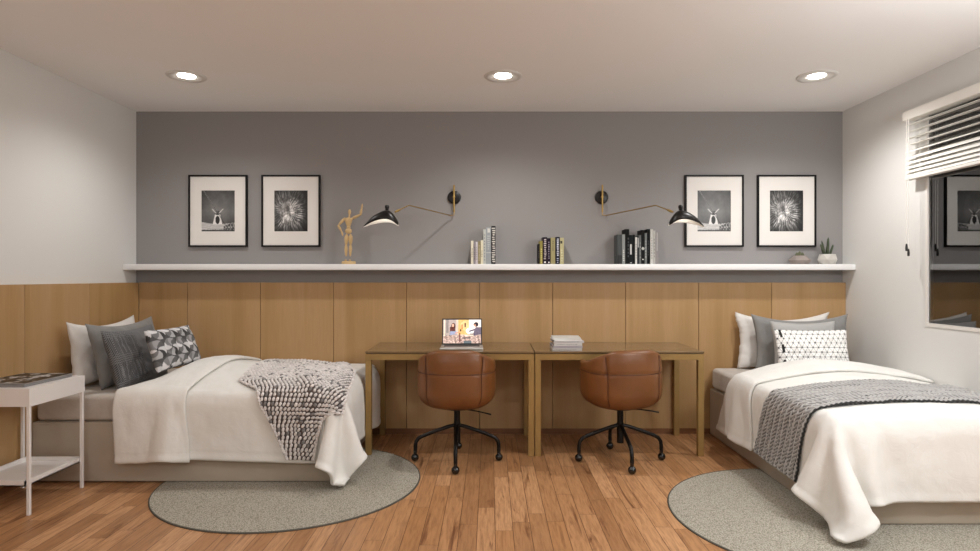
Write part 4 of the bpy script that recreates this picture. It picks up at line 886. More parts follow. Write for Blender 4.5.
0,0,0,0,0,0,0,0,0,0,0,0,0,0,0,0,0,1,0,0,0,0,0,0,0,0,0,0,0,0,0,-1,0,0,0,-11,-4,-10,-8,-14,-28,-33,-32,-31,-32,-31,-30,-32,-30,
0,0,0,0,0,0,0,0,0,0,0,0,0,0,0,0,0,0,0,0,0,0,0,0,0,0,0,0,0,0,-1,0,-1,0,-1,0,-27,-5,-10,-10,-11,-18,-25,-29,-31,-31,-32,-32,-31,
0,0,0,0,0,0,0,0,0,0,0,0,0,0,0,0,0,0,0,0,0,0,0,0,0,0,0,0,0,0,-2,0,0,-1,0,-11,-4,-41,-8,-9,-9,-9,-11,-17,-21,-27,-29,-31,-31,
0,0,0,0,0,0,0,0,0,0,0,0,0,0,0,0,0,0,0,0,0,0,0,0,0,0,0,0,0,0,-2,0,0,0,0,-21,-2,-23,-41,-10,-8,-9,-8,-9,-11,-15,-19,-25,-27,
0,0,0,0,0,0,0,0,0,0,0,0,0,0,0,0,0,0,0,0,0,0,-1,0,0,0,0,0,0,0,-1,0,0,-1,1,-16,-19,-10,-35,-37,-11,-8,-9,-8,-9,-9,-10,-13,-18,
0,0,0,0,0,0,0,0,0,0,0,0,0,0,0,0,0,0,0,-1,0,0,0,0,0,0,0,0,0,0,-1,0,0,0,-1,-19,-28,-3,-26,-40,-30,-12,-8,-9,-8,-9,-8,-9,-9,
0,0,0,0,0,0,0,0,0,0,0,0,0,0,0,0,-1,0,1,-1,0,0,0,0,0,0,0,0,0,-1,0,0,0,0,-1,-24,-33,-5,-13,-37,-38,-26,-12,-9,-9,-8,-8,-9,-9,
0,0,0,0,0,0,0,0,0,0,0,0,0,0,0,0,-1,0,0,0,0,0,0,0,0,0,-1,0,0,0,0,0,0,-1,0,-27,-36,-14,-5,-25,-40,-36,-22,-13,-10,-8,-9,-9,-8,
0,0,0,0,0,0,0,0,0,0,0,0,0,0,-1,1,-1,0,0,-1,0,0,0,0,0,0,0,0,0,0,0,0,0,-1,-1,-29,-38,-22,-3,-15,-34,-42,-31,-20,-12,-9,-12,-8,-9,
0,0,0,0,0,0,0,0,0,0,0,0,0,0,0,-1,0,0,0,-1,0,0,0,0,0,0,0,0,0,0,0,0,-1,0,-2,-31,-39,-28,-6,-8,-27,-39,-41,-25,-17,-12,-10,-8,-6,
0,0,0,0,0,0,0,0,0,0,0,0,0,0,0,-1,0,0,-1,0,0,0,0,0,0,0,0,0,0,0,0,0,-1,0,-4,-31,-39,-34,-12,-4,-19,-36,-42,-33,-22,-12,-7,-4,0,
0,0,0,0,0,0,0,0,0,0,0,0,0,0,-1,0,0,0,-1,0,0,0,0,0,-1,0,0,0,0,0,0,0,0,0,-6,-31,-37,-40,-20,-3,-11,-31,-39,-42,-28,-10,-3,0,0,
0,0,0,0,0,0,0,0,0,0,0,0,0,0,-1,0,-1,0,0,-1,0,0,0,0,0,0,0,0,0,0,0,0,0,0,-8,-32,-40,-38,-25,-8,-7,-23,-44,-37,-37,-4,0,0,0,
648,3,1,3,1,0,-3,4,0,0,-3,-2,5,0,0,0,-6,5,0,-1,-1,-4,3,-2,-2,-1,-2,-3,-5,-3,-5,-6,-6,-6,-12,-18,-29,-30,-33,-34,-34,-34,-34,-33,-34,-34,-34,-34,-33,
653,-1,2,5,0,1,0,-6,7,0,-5,5,0,0,0,0,0,-1,-3,2,0,-1,-1,-1,-1,-2,-3,-3,-5,-4,-3,-7,-7,-7,-13,-18,-28,-31,-33,-34,-34,-33,-34,-34,-34,-34,-33,-34,-34,
656,1,-1,7,0,1,1,0,-5,1,5,0,0,-1,-1,1,1,0,-1,-4,3,-1,-2,-1,-1,-2,-9,3,-3,-6,-6,-5,-7,-10,-10,-19,-30,-30,-33,-34,-33,-34,-34,-34,-33,-34,-34,-34,-33,
659,3,1,-2,7,1,1,0,1,0,0,1,-1,-2,2,0,1,0,-1,-6,5,-1,-2,-1,-1,-3,-3,-3,-3,-6,-7,-5,-9,-7,-14,-19,-29,-31,-33,-33,-34,-34,-34,-33,-34,-34,-34,-33,-34,
663,3,0,7,1,1,0,-1,2,1,0,-2,3,-1,1,0,1,-1,0,-1,-5,3,-1,-2,-2,-2,-2,-4,-4,-7,-5,-7,-9,-11,-12,-20,-28,-31,-33,-34,-34,-33,-34,-34,-34,-33,-34,-34,-34,
669,2,0,1,7,2,0,1,1,0,1,0,0,1,-2,2,1,-1,-1,0,-1,-1,-2,-1,-1,-4,-3,-3,-5,-5,-8,-7,-9,-12,-13,-20,-30,-30,-33,-33,-34,-34,-34,-33,-34,-34,-34,-33,-34,
676,0,3,4,2,1,0,1,2,1,1,0,1,0,0,0,0,-5,-1,5,-1,-7,4,-1,-3,-6,-5,1,-4,-6,-7,-9,-10,-12,-14,-21,-29,-31,-32,-34,-34,-33,-34,-34,-34,-33,-34,-34,-34,
679,4,-1,7,-4,5,2,-2,5,2,-2,3,0,1,-1,1,0,0,-1,-1,0,-1,-2,-2,-2,-3,-4,-4,-5,-6,-9,-8,-11,-12,-15,-22,-29,-31,-32,-33,-34,-34,-34,-33,-34,-34,-34,-33,-34,
684,3,0,7,2,2,-3,2,4,-1,-2,6,-5,6,0,0,-1,1,0,-6,4,-1,-2,-2,-2,-4,-3,-4,-5,-7,-9,-9,-12,-13,-16,-21,-29,-31,-32,-34,-34,-34,-33,-34,-34,-33,-34,-34,-33,
686,5,3,5,2,-3,6,2,0,2,1,1,0,1,0,-1,-1,1,0,-1,0,-2,-3,-7,-1,1,-4,-5,-5,-6,-10,-9,-11,-15,-16,-22,-29,-31,-32,-34,-33,-34,-34,-34,-33,-34,-33,-34,-33,
689,5,2,6,2,2,2,1,1,1,2,1,0,-5,6,0,0,-1,0,0,-1,-1,-4,-2,-1,-4,-4,-6,-5,-8,-6,-12,-11,-16,-16,-22,-29,-30,-32,-34,-34,-33,-34,-33,-34,-33,-33,-34,-33,
693,3,3,5,3,1,2,1,1,1,0,1,3,1,0,0,0,-3,2,-1,-1,-1,-3,-2,-2,-3,-5,-6,-6,-6,-9,-10,-12,-15,-17,-22,-28,-33,-31,-31,-34,-33,-34,-33,-34,-33,-34,-33,-33,
694,4,1,7,2,2,1,2,1,0,1,1,1,3,0,0,0,-1,-4,3,0,-2,-3,-3,-1,-5,-3,-6,-6,-8,-8,-11,-12,-15,-17,-23,-28,-29,-31,-34,-33,-33,-34,-33,-33,-34,-33,-33,-34,
691,6,4,5,-1,5,2,0,2,0,1,1,1,2,0,0,0,0,0,-4,2,-1,-2,-3,-3,-2,-5,-6,-7,-7,-7,-12,-11,-16,-17,-23,-26,-33,-32,-34,-33,-33,-33,-33,-33,-34,-33,-33,-34,
691,2,3,8,2,3,1,2,1,1,1,1,0,1,1,0,-1,0,0,-1,-1,-7,4,-2,-3,-3,-4,-6,-6,-8,-9,-9,-13,-14,-18,-22,-29,-30,-33,-34,-34,-33,-34,-33,-34,-33,-33,-33,-34,
690,4,-1,8,-3,8,1,2,-4,6,1,0,1,1,-3,-2,5,0,-1,0,-1,-2,-1,-2,-3,-4,-8,-1,-6,-8,-8,-10,-11,-15,-17,-22,-29,-31,-32,-34,-34,-33,-34,-34,-34,-33,-34,-33,-34,
686,3,1,7,2,3,1,2,-1,2,2,0,0,1,0,0,-6,6,-1,0,-1,-1,-2,-2,-3,-6,-1,-4,-6,-8,-8,-10,-10,-15,-16,-22,-29,-31,-32,-34,-34,-34,-33,-34,-34,-34,-33,-34,-34,
682,1,5,5,2,2,1,-1,0,3,1,1,0,1,-4,4,0,-1,-3,3,-7,5,-5,1,-7,1,-3,-4,-6,-7,-8,-8,-11,-14,-16,-21,-29,-32,-32,-33,-34,-34,-34,-33,-34,-34,-34,-33,-34,
676,4,0,2,7,1,1,2,-2,2,2,-3,0,4,0,1,-1,-4,3,0,-1,-1,-6,3,-3,-2,-4,-4,-6,-7,-7,-7,-11,-13,-15,-21,-28,-32,-32,-34,-33,-34,-34,-34,-33,-34,-34,-34,-33,
673,-1,2,7,2,1,0,1,3,-2,2,1,0,1,1,-2,0,-1,-2,2,-1,-1,-1,-2,-2,-3,-3,-4,-5,-6,-7,-8,-10,-11,-15,-20,-29,-30,-33,-34,-34,-33,-34,-34,-34,-33,-34,-34,-34,
667,3,0,5,2,1,1,-2,3,1,0,1,0,0,0,1,0,-2,-1,1,-1,-7,5,-2,-1,-3,-8,1,-5,-6,-7,-6,-9,-11,-13,-20,-29,-31,-32,-34,-34,-34,-33,-34,-34,-34,-33,-34,-34,
662,1,0,5,-2,6,1,1,0,0,0,-1,1,1,-1,-1,1,0,-4,3,0,-1,-1,-2,-1,-3,-9,3,-4,-6,-6,-6,-9,-10,-12,-20,-28,-31,-33,-34,-33,-34,-34,-33,-34,-34,-34,-33,-34,
659,-1,3,3,-1,4,1,-1,1,0,-4,4,-1,0,1,0,0,-2,0,0,1,-1,-6,3,-2,-6,2,-3,-4,-5,-6,-6,-8,-9,-12,-19,-28,-31,-33,-34,-33,-34,-34,-34,-33,-34,-34,-33,-34,
655,-1,1,5,-3,4,1,0,1,-1,1,-1,-3,4,-1,0,-1,1,-1,-2,-1,1,0,-2,-1,-2,-2,-3,-4,-5,-6,-5,-7,-9,-11,-18,-28,-31,-33,-34,-33,-34,-34,-34,-33,-34,-34,-34,-33,
649,2,2,3,0,0,1,0,1,-1,-3,4,-1,1,0,0,-3,2,-1,-1,-3,3,-1,1,-4,-1,-3,-2,-5,-4,-4,-7,-5,-9,-10,-18,-28,-31,-33,-34,-34,-33,-34,-34,-34,-33,-34,-34,-33,
645,3,0,4,0,-5,6,0,1,0,0,0,0,0,-1,-1,-1,2,0,-1,-1,-5,4,-1,-2,-1,-4,-2,-3,-5,-4,-5,-6,-7,-11,-17,-28,-32,-32,-34,-34,-33,-34,-34,-34,-33,-34,-34,-34,
643,0,1,1,4,0,1,0,0,-4,4,0,0,-5,5,1,-1,-1,-4,3,0,-1,-1,-1,-2,-1,-3,-2,-3,-5,-4,-5,-6,-6,-10,-17,-28,-31,-33,-34,-34,-33,-34,-34,-34,-33,-34,-34,-34,
642,-2,2,4,-5,6,0,0,0,0,-3,2,1,0,0,-1,2,-2,0,-1,-3,1,0,-1,-7,4,-2,-3,-3,-3,-5,-5,-3,-8,-10,-17,-28,-31,-33,-34,-34,-33,-34,-34,-34,-33,-34,-34,-34,
640,-1,1,4,0,0,0,0,0,1,-1,0,-1,1,-1,2,-1,-1,0,-1,-2,0,-4,3,-1,-2,-1,-3,-4,-3,-3,-4,-6,-6,-10,-17,-28,-31,-33,-34,-34,-33,-34,-34,-34,-33,-34,-34,-34,
637,3,-1,3,0,0,0,0,0,0,-1,1,0,0,-1,-4,4,-5,4,0,-1,-2,-2,2,-1,-1,-2,-3,-4,-3,-3,-5,-3,-7,-10,-16,-29,-31,-33,-34,-33,-34,-34,-34,-34,-33,-34,-34,-34,
634,0,1,4,1,-1,0,1,0,-6,2,4,0,-1,-3,2,1,0,-1,1,-2,-2,-4,3,0,-2,-1,-3,-3,-4,-2,-4,-5,-6,-10,-16,-28,-32,-33,-34,-33,-34,-34,-34,-33,-34,-34,-34,-33,
634,2,-3,5,-1,0,-1,0,2,0,0,-5,5,0,-3,2,-2,3,-2,-1,0,-2,0,-2,2,-3,-1,-3,-3,-3,-4,-3,-4,-6,-9,-17,-29,-30,-34,-33,-34,-34,-34,-34,-33,-34,-34,-33,-34,
630,2,1,3,0,-1,-1,1,0,1,0,0,0,0,-2,1,0,-1,0,0,-1,-1,-1,0,-2,-1,-1,-3,-2,-3,-3,-4,-4,-6,-9,-16,-30,-30,-34,-33,-34,-34,-34,-33,-34,-34,-34,-33,-34,
629,3,-1,3,0,-1,-1,0,2,-1,0,1,0,0,-2,0,0,0,0,0,-1,-1,0,-2,0,-2,-1,-2,-2,-4,-2,-4,-4,-6,-9,-16,-29,-31,-33,-34,-34,-34,-33,-34,-34,-34,-33,-34,-34,
626,1,-1,6,0,-1,-1,0,1,-1,0,0,0,1,-1,-1,2,-1,-1,0,-1,0,0,-2,-1,-1,-1,-2,-2,-3,-3,-4,-3,-5,-9,-17,-29,-31,-33,-34,-34,-33,-34,-34,-34,-33,-34,-34,-34,
624,2,1,2,1,-2,-1,0,0,0,0,1,0,-1,0,1,-2,2,-1,-1,-1,0,-1,-1,-1,-1,-1,-1,-2,-2,-4,-3,-3,-5,-9,-17,-29,-31,-33,-34,-34,-33,-34,-34,-33,-34,-34,-34,-33,
622,-1,1,4,0,0,-1,0,1,-1,-1,1,0,-1,0,1,-1,0,-1,1,-2,0,-1,0,-1,-1,-1,-2,-2,-2,-2,-3,-4,-5,-8,-17,-29,-30,-34,-34,-33,-34,-34,-33,-34,-34,-34,-33,-34,
617,3,-3,5,0,0,1,-1,-1,0,0,0,1,-1,0,-1,0,1,-1,0,-1,0,-1,-1,-1,-1,0,-1,-2,-2,-2,-4,-3,-4,-8,-17,-29,-30,-33,-34,-34,-34,-33,-34,-34,-34,-33,-34,-34,
613,1,-2,6,0,0,0,-1,0,1,-1,1,-1,0,0,0,0,-1,0,0,0,-1,0,-1,-1,0,-2,-1,-1,-2,-2,-3,-3,-3,-8,-17,-29,-30,-33,-34,-33,-34,-34,-34,-33,-34,-34,-34,-33,
608,1,1,2,1,-1,1,-1,0,0,0,0,0,0,0,0,0,0,-1,0,0,-1,0,0,-1,-1,-1,-1,-1,-2,-1,-3,-2,-2,-9,-15,-30,-31,-31,-34,-34,-34,-33,-34,-34,-34,-33,-34,-34,
606,-1,1,0,0,0,0,0,0,0,0,0,0,0,0,-1,0,0,1,-1,-1,0,0,-1,0,0,-1,-1,-1,-1,-2,-1,-1,-2,-8,-15,-30,-28,-34,-34,-33,-34,-34,-34,-33,-34,-34,-34,-34,
596,0,1,-1,0,0,0,0,0,0,0,0,1,-1,0,0,0,0,0,0,-1,0,0,-1,0,0,-1,0,-1,-1,-1,-2,-1,0,-6,-16,-20,-33,-34,-34,-34,-34,-34,-33,-34,-34,-33,-34,-34,
580,0,0,0,0,0,1,0,-1,0,0,0,0,0,1,0,-1,0,0,-1,0,0,0,0,-1,0,0,-1,-1,0,-1,-1,-1,-1,-4,-14,-27,-18,-31,-33,-34,-34,-33,-34,-34,-33,-34,-33,-34,
551,0,0,1,0,0,-1,0,0,0,0,0,1,-1,0,1,-2,1,0,0,-1,0,-1,1,-1,0,-1,0,0,-1,-1,-2,-1,3,0,-21,-12,-23,-21,-25,-31,-33,-33,-34,-33,-34,-34,-33,-34,
520,0,1,0,0,0,0,0,-1,0,1,0,0,0,-1,0,0,0,0,0,0,-1,0,0,-1,0,0,-1,1,0,-3,-1,3,0,0,-5,-29,-15,-21,-23,-23,-26,-29,-31,-33,-33,-33,-34,-33,
487,0,0,0,0,0,0,0,0,0,0,0,0,0,0,0,0,0,0,0,-1,0,0,0,-1,0,0,-1,0,0,0,0,0,-1,1,-1,-14,-26,-22,-22,-23,-22,-23,-26,-27,-30,-31,-32,-33,
453,0,0,0,0,0,0,0,0,0,0,0,0,0,0,0,0,0,0,0,-1,0,0,-1,0,0,0,-1,0,0,0,0,-1,0,1,1,-7,-24,-24,-23,-22,-23,-22,-22,-24,-24,-26,-29,-30,
419,0,0,0,0,0,0,0,0,0,0,0,0,0,0,0,0,0,0,-1,0,0,0,-1,0,0,0,-1,0,0,0,-1,0,0,0,2,0,-20,-25,-24,-23,-22,-23,-22,-22,-23,-22,-24,-25,
385,0,0,0,0,0,0,0,0,0,0,0,0,0,0,0,0,0,0,-1,0,0,0,-1,0,0,-1,0,0,0,-1,0,0,0,0,2,3,-13,-24,-25,-24,-23,-22,-22,-23,-22,-22,-22,-22,
351,0,0,0,0,0,0,0,0,0,0,0,0,0,0,0,0,0,0,-1,0,0,0,-1,0,0,-1,0,0,0,-1,0,0,0,0,3,3,-6,-21,-25,-24,-25,-23,-22,-22,-23,-22,-22,-22,
317,0,0,0,0,0,0,0,0,0,0,0,0,0,0,0,0,0,0,-1,0,0,0,-1,0,0,-1,0,0,0,-1,0,0,0,0,3,4,-1,-17,-25,-24,-24,-25,-23,-22,-22,-22,-22,-22,
283,0,0,0,0,0,0,0,0,0,0,0,0,0,0,0,0,0,0,-1,0,0,0,-1,0,0,-1,0,0,0,-1,0,0,0,0,3,4,2,-12,-22,-25,-24,-24,-24,-23,-22,-22,-22,-21,
249,0,0,0,0,0,0,0,0,0,0,0,0,0,0,0,0,0,0,-1,0,0,-1,0,0,0,-1,0,0,0,-1,0,0,0,0,4,4,3,-6,-20,-24,-24,-24,-25,-24,-23,-22,-21,-19,
215,0,0,0,0,0,0,0,0,0,0,0,0,0,0,0,0,0,0,-1,0,0,-1,0,0,0,-1,0,0,0,-1,0,0,0,1,3,4,4,-2,-15,-23,-25,-24,-24,-25,-22,-20,-16,-3,
181,0,0,0,0,0,0,0,0,0,0,0,0,0,0,0,0,0,0,-1,0,0,-1,0,0,0,-1,0,0,0,-1,0,0,0,1,3,4,5,1,-10,-22,-24,-25,-23,-25,-22,-12,-4,0,
147,0,0,0,0,0,0,0,0,0,0,0,0,0,0,0,0,0,0,-1,0,0,-1,0,0,0,-1,0,0,0,-1,0,0,0,1,4,4,4,3,-4,-19,-25,-23,-24,-24,-16,0,0,0]
DR = [58,47,
0,0,0,0,0,0,0,0,0,0,-1,0,1,0,0,0,0,0,-1,0,0,0,1,0,0,0,0,0,0,-1,0,0,0,1,0,1,1,1,1,1,1,1,1,1,1,1,2,
0,0,0,-1,1,0,0,0,0,0,-1,0,1,-1,1,0,0,-1,0,1,-1,0,0,1,0,0,0,0,0,-1,0,0,0,1,0,1,1,1,1,1,1,1,1,1,1,1,2,
0,0,0,-1,1,-1,0,1,-1,1,-1,0,1,-1,0,0,1,-1,0,1,-1,0,1,0,0,0,0,0,0,-1,0,0,0,1,0,1,1,1,1,1,1,1,1,1,1,1,2,
0,0,0,-1,0,0,0,1,-1,1,-1,0,1,-1,0,0,1,0,0,0,0,-1,1,0,0,0,0,0,0,-1,0,0,0,1,0,1,1,1,1,1,1,1,1,1,2,1,1,
0,0,0,-1,0,0,0,1,-1,1,0,0,-1,0,1,-1,0,1,-1,1,0,-1,0,0,1,0,0,0,0,-1,0,0,0,1,0,1,1,1,1,1,1,1,1,1,1,2,1,
0,0,0,0,-1,0,0,0,0,0,1,0,-1,0,1,-1,0,0,0,0,0,0,0,1,-1,1,0,0,0,-1,0,0,0,1,0,1,1,1,1,1,1,1,1,1,2,1,1,
0,0,0,-1,0,0,1,-1,0,0,0,0,1,0,-1,0,0,0,0,1,-1,0,1,0,0,0,0,0,0,0,-1,0,0,1,0,1,1,1,1,1,1,1,1,1,2,1,1,
0,0,0,0,0,-1,1,-1,0,1,-1,0,1,-1,1,-1,0,1,0,-1,1,0,-1,0,0,1,0,0,0,0,0,-1,0,1,0,1,0,2,1,1,1,1,1,2,1,1,1,
0,0,0,0,0,0,0,-1,1,0,0,0,-1,0,1,-1,1,-1,0,1,0,-1,0,0,0,1,0,0,0,0,0,-1,0,1,0,1,0,2,1,1,1,1,1,1,2,1,1,
0,0,0,0,-1,1,0,0,0,-1,1,0,-1,1,0,0,0,0,0,0,0,0,0,0,0,0,0,0,0,0,0,-1,1,0,0,1,0,2,1,1,1,1,1,1,1,2,0,
0,0,0,0,0,-1,1,-1,0,0,0,1,0,0,0,0,0,0,0,0,0,0,0,0,0,0,0,0,0,0,0,0,0,0,0,1,0,2,1,1,1,1,1,1,0,-1,3,
0,0,0,0,0,0,-1,0,1,-1,1,0,0,0,0,0,0,0,0,0,0,0,0,0,0,0,0,0,0,0,0,0,0,0,0,0,1,2,1,0,0,0,0,-1,2,1,-2,
0,0,0,0,0,0,0,0,0,0,0,0,0,0,0,0,0,0,0,0,0,0,0,0,0,0,0,0,0,0,0,0,0,0,0,0,1,-1,0,0,0,0,0,0,0,0,0,
0,0,0,0,0,0,0,0,0,0,0,0,0,0,0,0,0,0,0,0,0,0,0,0,0,0,0,0,0,0,0,0,0,0,0,0,0,0,0,0,0,0,0,0,0,0,-1,
0,0,0,0,0,0,0,0,0,0,0,0,0,0,0,0,0,0,0,0,0,0,0,0,0,0,0,0,0,0,0,0,0,0,0,0,-1,-1,-1,0,0,0,0,0,0,0,0,
0,0,0,0,1,-1,0,0,0,0,0,0,1,-1,0,0,1,-1,1,0,0,-1,0,0,0,1,-1,0,0,0,1,0,-1,0,0,-1,0,-1,-1,-1,-1,-1,0,-1,1,0,-1,
0,0,0,0,1,-1,0,0,0,1,0,0,0,0,-1,0,1,0,-1,0,1,-1,0,1,0,-1,0,0,0,1,0,0,0,-1,0,-1,0,-1,-1,-1,-1,-1,-1,-1,-1,-1,0,
0,0,0,1,-1,0,0,0,0,1,0,-1,0,1,-1,0,1,0,0,0,0,0,0,0,-1,0,0,0,1,0,0,0,0,-1,0,-1,-1,0,-1,-1,-1,-1,-1,-1,-1,-1,-1,
0,0,0,0,0,1,-1,0,0,0,0,1,-1,1,-1,1,-1,1,-1,1,0,-1,1,-1,0,0,0,0,0,0,1,0,0,-1,0,-1,-1,0,-2,0,-1,-2,0,-2,0,-1,-1,
0,0,0,1,0,0,0,0,0,0,0,0,-1,1,0,0,0,0,0,0,0,-1,0,0,0,0,0,1,-1,0,1,0,0,-1,0,-1,-1,-1,0,-1,-1,-1,-1,-1,-1,-1,-2,
0,0,0,0,1,0,0,0,-1,0,1,-1,1,0,0,-1,1,-1,1,-1,1,-1,0,0,0,0,1,0,0,0,0,0,0,-1,0,-1,-1,0,-1,-1,-1,-1,-1,-1,-1,-1,-1,
0,0,0,0,0,1,-1,1,-1,1,0,-1,0,1,-1,0,1,-1,1,0,-1,1,0,0,-1,0,0,1,0,0,0,0,0,0,-1,-1,-1,-1,-1,0,-1,-1,-1,-1,-1,-1,-1,
0,0,0,1,0,-1,1,0,-1,1,-1,0,0,1,0,0,0,0,0,-1,0,0,1,0,-1,0,0,1,0,0,0,0,0,0,-1,-1,-1,-1,-1,0,-1,-1,-1,-1,-1,-1,-1,
0,0,0,1,-1,0,0,1,0,0,0,-1,1,-1,1,-1,1,0,0,-1,1,0,0,0,0,-1,0,1,0,0,0,0,0,0,-1,-1,-1,-1,-1,0,-1,-1,-1,-1,-1,-1,-1,
0,0,0,0,0,1,-1,1,-1,1,-1,0,1,-1,1,0,0,0,0,-1,0,0,0,1,0,-1,0,1,0,0,0,0,0,0,-1,-1,-1,-1,-1,0,-1,-1,-1,-1,-1,-1,-1,
0,0,0,0,0,1,0,-1,1,-1,1,0,0,-1,1,0,-1,1,0,0,-1,0,0,0,0,0,1,0,0,0,0,0,0,0,-1,-1,-1,-1,-1,0,-1,-1,-1,-1,-1,-1,-1,
0,0,0,0,0,0,0,0,0,1,-1,0,0,0,1,-1,1,0,0,-1,0,0,0,0,0,0,1,0,0,0,0,0,0,0,-1,-1,-1,-1,-1,0,-1,-1,-1,-1,-1,-1,-1,
0,0,0,0,0,0,0,0,0,0,0,0,0,0,0,0,0,1,-1,0,0,0,0,0,0,1,0,0,0,0,0,0,0,0,-1,-1,-1,-1,-1,0,-1,-1,-1,-1,-1,-1,-1,
0,0,0,0,0,0,0,0,0,1,-1,0,0,0,0,0,0,0,0,0,0,0,1,-1,0,1,0,0,0,0,0,0,0,0,-1,-1,-1,-1,-1,0,-1,-1,-1,-1,-1,-1,-1,
0,0,0,0,0,0,0,0,0,1,-1,0,0,0,0,0,0,0,0,0,0,0,1,-1,1,0,0,0,0,0,0,0,0,0,-1,-1,-1,-1,-1,0,-1,-1,-1,-1,-1,-1,-1,
0,0,0,0,0,0,0,0,0,0,0,0,0,0,0,0,0,0,0,0,0,0,0,0,1,0,0,0,0,0,0,0,0,0,-1,-1,-1,-1,-1,-1,0,-1,-1,-1,-1,-1,-1,
0,0,0,0,0,0,0,0,0,0,0,0,0,0,0,0,0,0,0,0,0,0,0,0,1,0,0,0,0,0,0,0,0,0,-1,-1,-1,-1,-1,-1,0,-1,-1,-1,-1,-1,0,
0,0,0,0,0,0,0,0,0,0,0,0,0,0,0,0,0,0,0,0,0,0,0,0,1,0,0,0,0,1,-1,1,-1,0,-1,-1,-1,-1,-1,-1,0,-1,-1,-1,-1,-1,0,
0,0,0,0,0,0,0,0,0,0,0,0,0,0,0,0,0,0,0,0,0,0,0,0,1,0,0,0,0,1,0,0,-1,0,-1,-1,-1,-1,-1,-1,0,-1,-1,-1,-1,-1,0,
0,0,0,0,0,0,0,0,0,0,0,0,0,0,0,0,0,0,0,0,0,0,0,0,1,0,0,0,0,1,0,0,-1,0,-1,-1,-1,-1,-1,-1,0,-1,-1,-1,-1,0,-1,
0,0,0,0,0,0,0,0,0,0,0,0,0,0,0,0,0,0,0,0,0,1,0,0,0,0,0,0,1,0,0,0,0,-1,-1,-1,-1,-1,-1,-1,-1,0,-1,-1,-1,0,-1,
0,0,0,0,0,0,0,0,0,0,0,0,0,0,0,1,0,-1,0,0,0,1,0,0,0,0,0,0,1,0,0,0,0,-1,-1,-1,-1,-1,-1,-1,-1,0,-1,-1,-1,0,-1,
0,0,0,0,0,0,0,0,0,0,0,0,0,0,0,1,0,-1,0,0,0,0,1,0,0,0,0,1,0,0,0,0,0,-1,-1,-1,-1,-1,-1,-1,-1,-1,0,-1,-1,0,-1,
0,0,0,1,-1,1,-1,0,1,-1,1,-1,1,-1,1,0,0,0,0,-1,0,1,0,0,0,0,0,0,1,0,0,0,0,-1,-1,-1,-1,-1,-1,-1,-1,-1,0,-1,-1,0,-1,
0,0,0,1,-1,1,0,0,0,0,0,0,0,0,0,0,0,0,0,0,0,0,0,0,0,0,0,1,0,0,0,1,-1,-1,-1,-1,-2,-1,0,-1,-1,-1,0,-1,-1,-1,0,
0,0,0,1,0,0,0,0,0,0,0,0,0,0,0,0,0,0,0,0,0,0,0,0,0,0,0,1,0,0,1,0,0,-2,-1,-2,-1,-1,-1,-1,0,-1,-1,0,-1,-1,0,
0,0,0,1,0,0,0,0,0,0,0,0,0,0,0,0,0,0,0,0,0,0,0,0,0,0,1,0,0,1,0,0,0,-2,-1,-2,-2,0,-1,-1,0,-1,-1,0,-1,0,-1,
1,0,0,0,0,0,0,0,0,0,0,0,0,0,0,0,0,0,0,0,0,0,0,0,0,0,1,0,0,1,0,1,0,-2,-3,-2,-2,1,-1,0,-1,-1,-1,-1,-1,-2,-2,
0,0,0,0,0,0,0,0,0,0,0,0,0,0,0,0,0,1,-1,0,0,0,0,0,1,0,0,0,1,0,1,1,0,-2,-4,-4,0,1,-2,-2,-4,-3,-4,-4,-4,-5,-5,
-3,0,0,0,0,0,0,0,0,0,0,0,0,0,0,0,0,0,0,0,0,0,0,0,1,0,0,0,1,1,0,1,2,-2,-7,-2,-4,-11,-10,-8,-7,-6,-5,-5,-2,-5,-3,
-19,0,0,1,-1,0,1,0,0,-1,1,-1,1,-1,1,0,-1,1,-1,0,0,1,1,-1,2,-2,3,2,-5,4,-3,1,1,13,-7,-11,0,-7,-8,-10,-11,-12,-11,-10,-9,-7,-7,
-37,0,0,-1,0,1,0,0,0,-1,1,0,0,0,-1,1,0,0,0,0,-1,1,1,0,-1,4,-3,7,-7,6,-5,6,3,-9,23,-11,-12,-12,-8,-3,-5,-8,-10,-10,-12,-12,-12,
-63,0,0,0,0,0,0,1,-1,0,1,-1,0,0,0,0,0,0,0,0,1,0,0,-1,3,-3,6,-7,14,1,-7,10,-18,0,28,10,-14,-12,-16,-12,-7,-4,-5,-7,-8,-9,-10,
-96,-2,2,0,-1,2,0,-2,0,1,-1,0,-1,1,2,-1,-1,0,-1,3,-2,4,-1,1,1,2,-5,-3,19,7,-4,3,-25,-1,23,31,1,-14,-13,-15,-14,-12,-9,-4,-8,-7,-8,
-129,-3,2,-1,0,1,-1,1,1,-1,0,-1,0,1,-2,3,-2,-1,1,2,-3,2,4,-3,4,-3,-4,2,20,12,4,-10,-27,-2,17,34,24,-4,-15,-13,-14,-15,-15,-12,-10,-9,-8,
-164,-2,1,0,0,0,1,-2,3,-1,-2,3,-3,2,-2,2,-1,-1,1,2,-1,-1,4,1,-2,0,-5,7,20,15,4,-14,-29,0,9,33,33,17,-9,-16,-13,-13,-15,-15,-15,-13,-12,
-199,-1,2,-1,0,0,1,0,-2,2,-3,4,-2,0,-1,2,-2,1,-2,4,-1,-1,3,-1,-1,0,-3,11,20,17,5,-19,-28,2,1,31,34,28,10,-12,-15,-12,-14,-14,-15,-16,-15,
-234,0,2,-3,3,-2,2,-2,2,0,-1,-1,1,-1,2,-1,0,-1,0,3,-1,0,1,1,-5,0,2,13,18,21,4,-21,-28,-8,5,29,33,33,23,4,-13,-15,-12,-13,-16,-15,-15,
-267,1,-2,0,0,1,1,-1,1,-1,0,0,0,1,0,-2,2,-2,0,1,-2,2,2,-4,3,-3,5,15,19,21,3,-24,-27,-12,3,27,33,34,29,16,2,-14,-17,-10,-15,-16,-16,
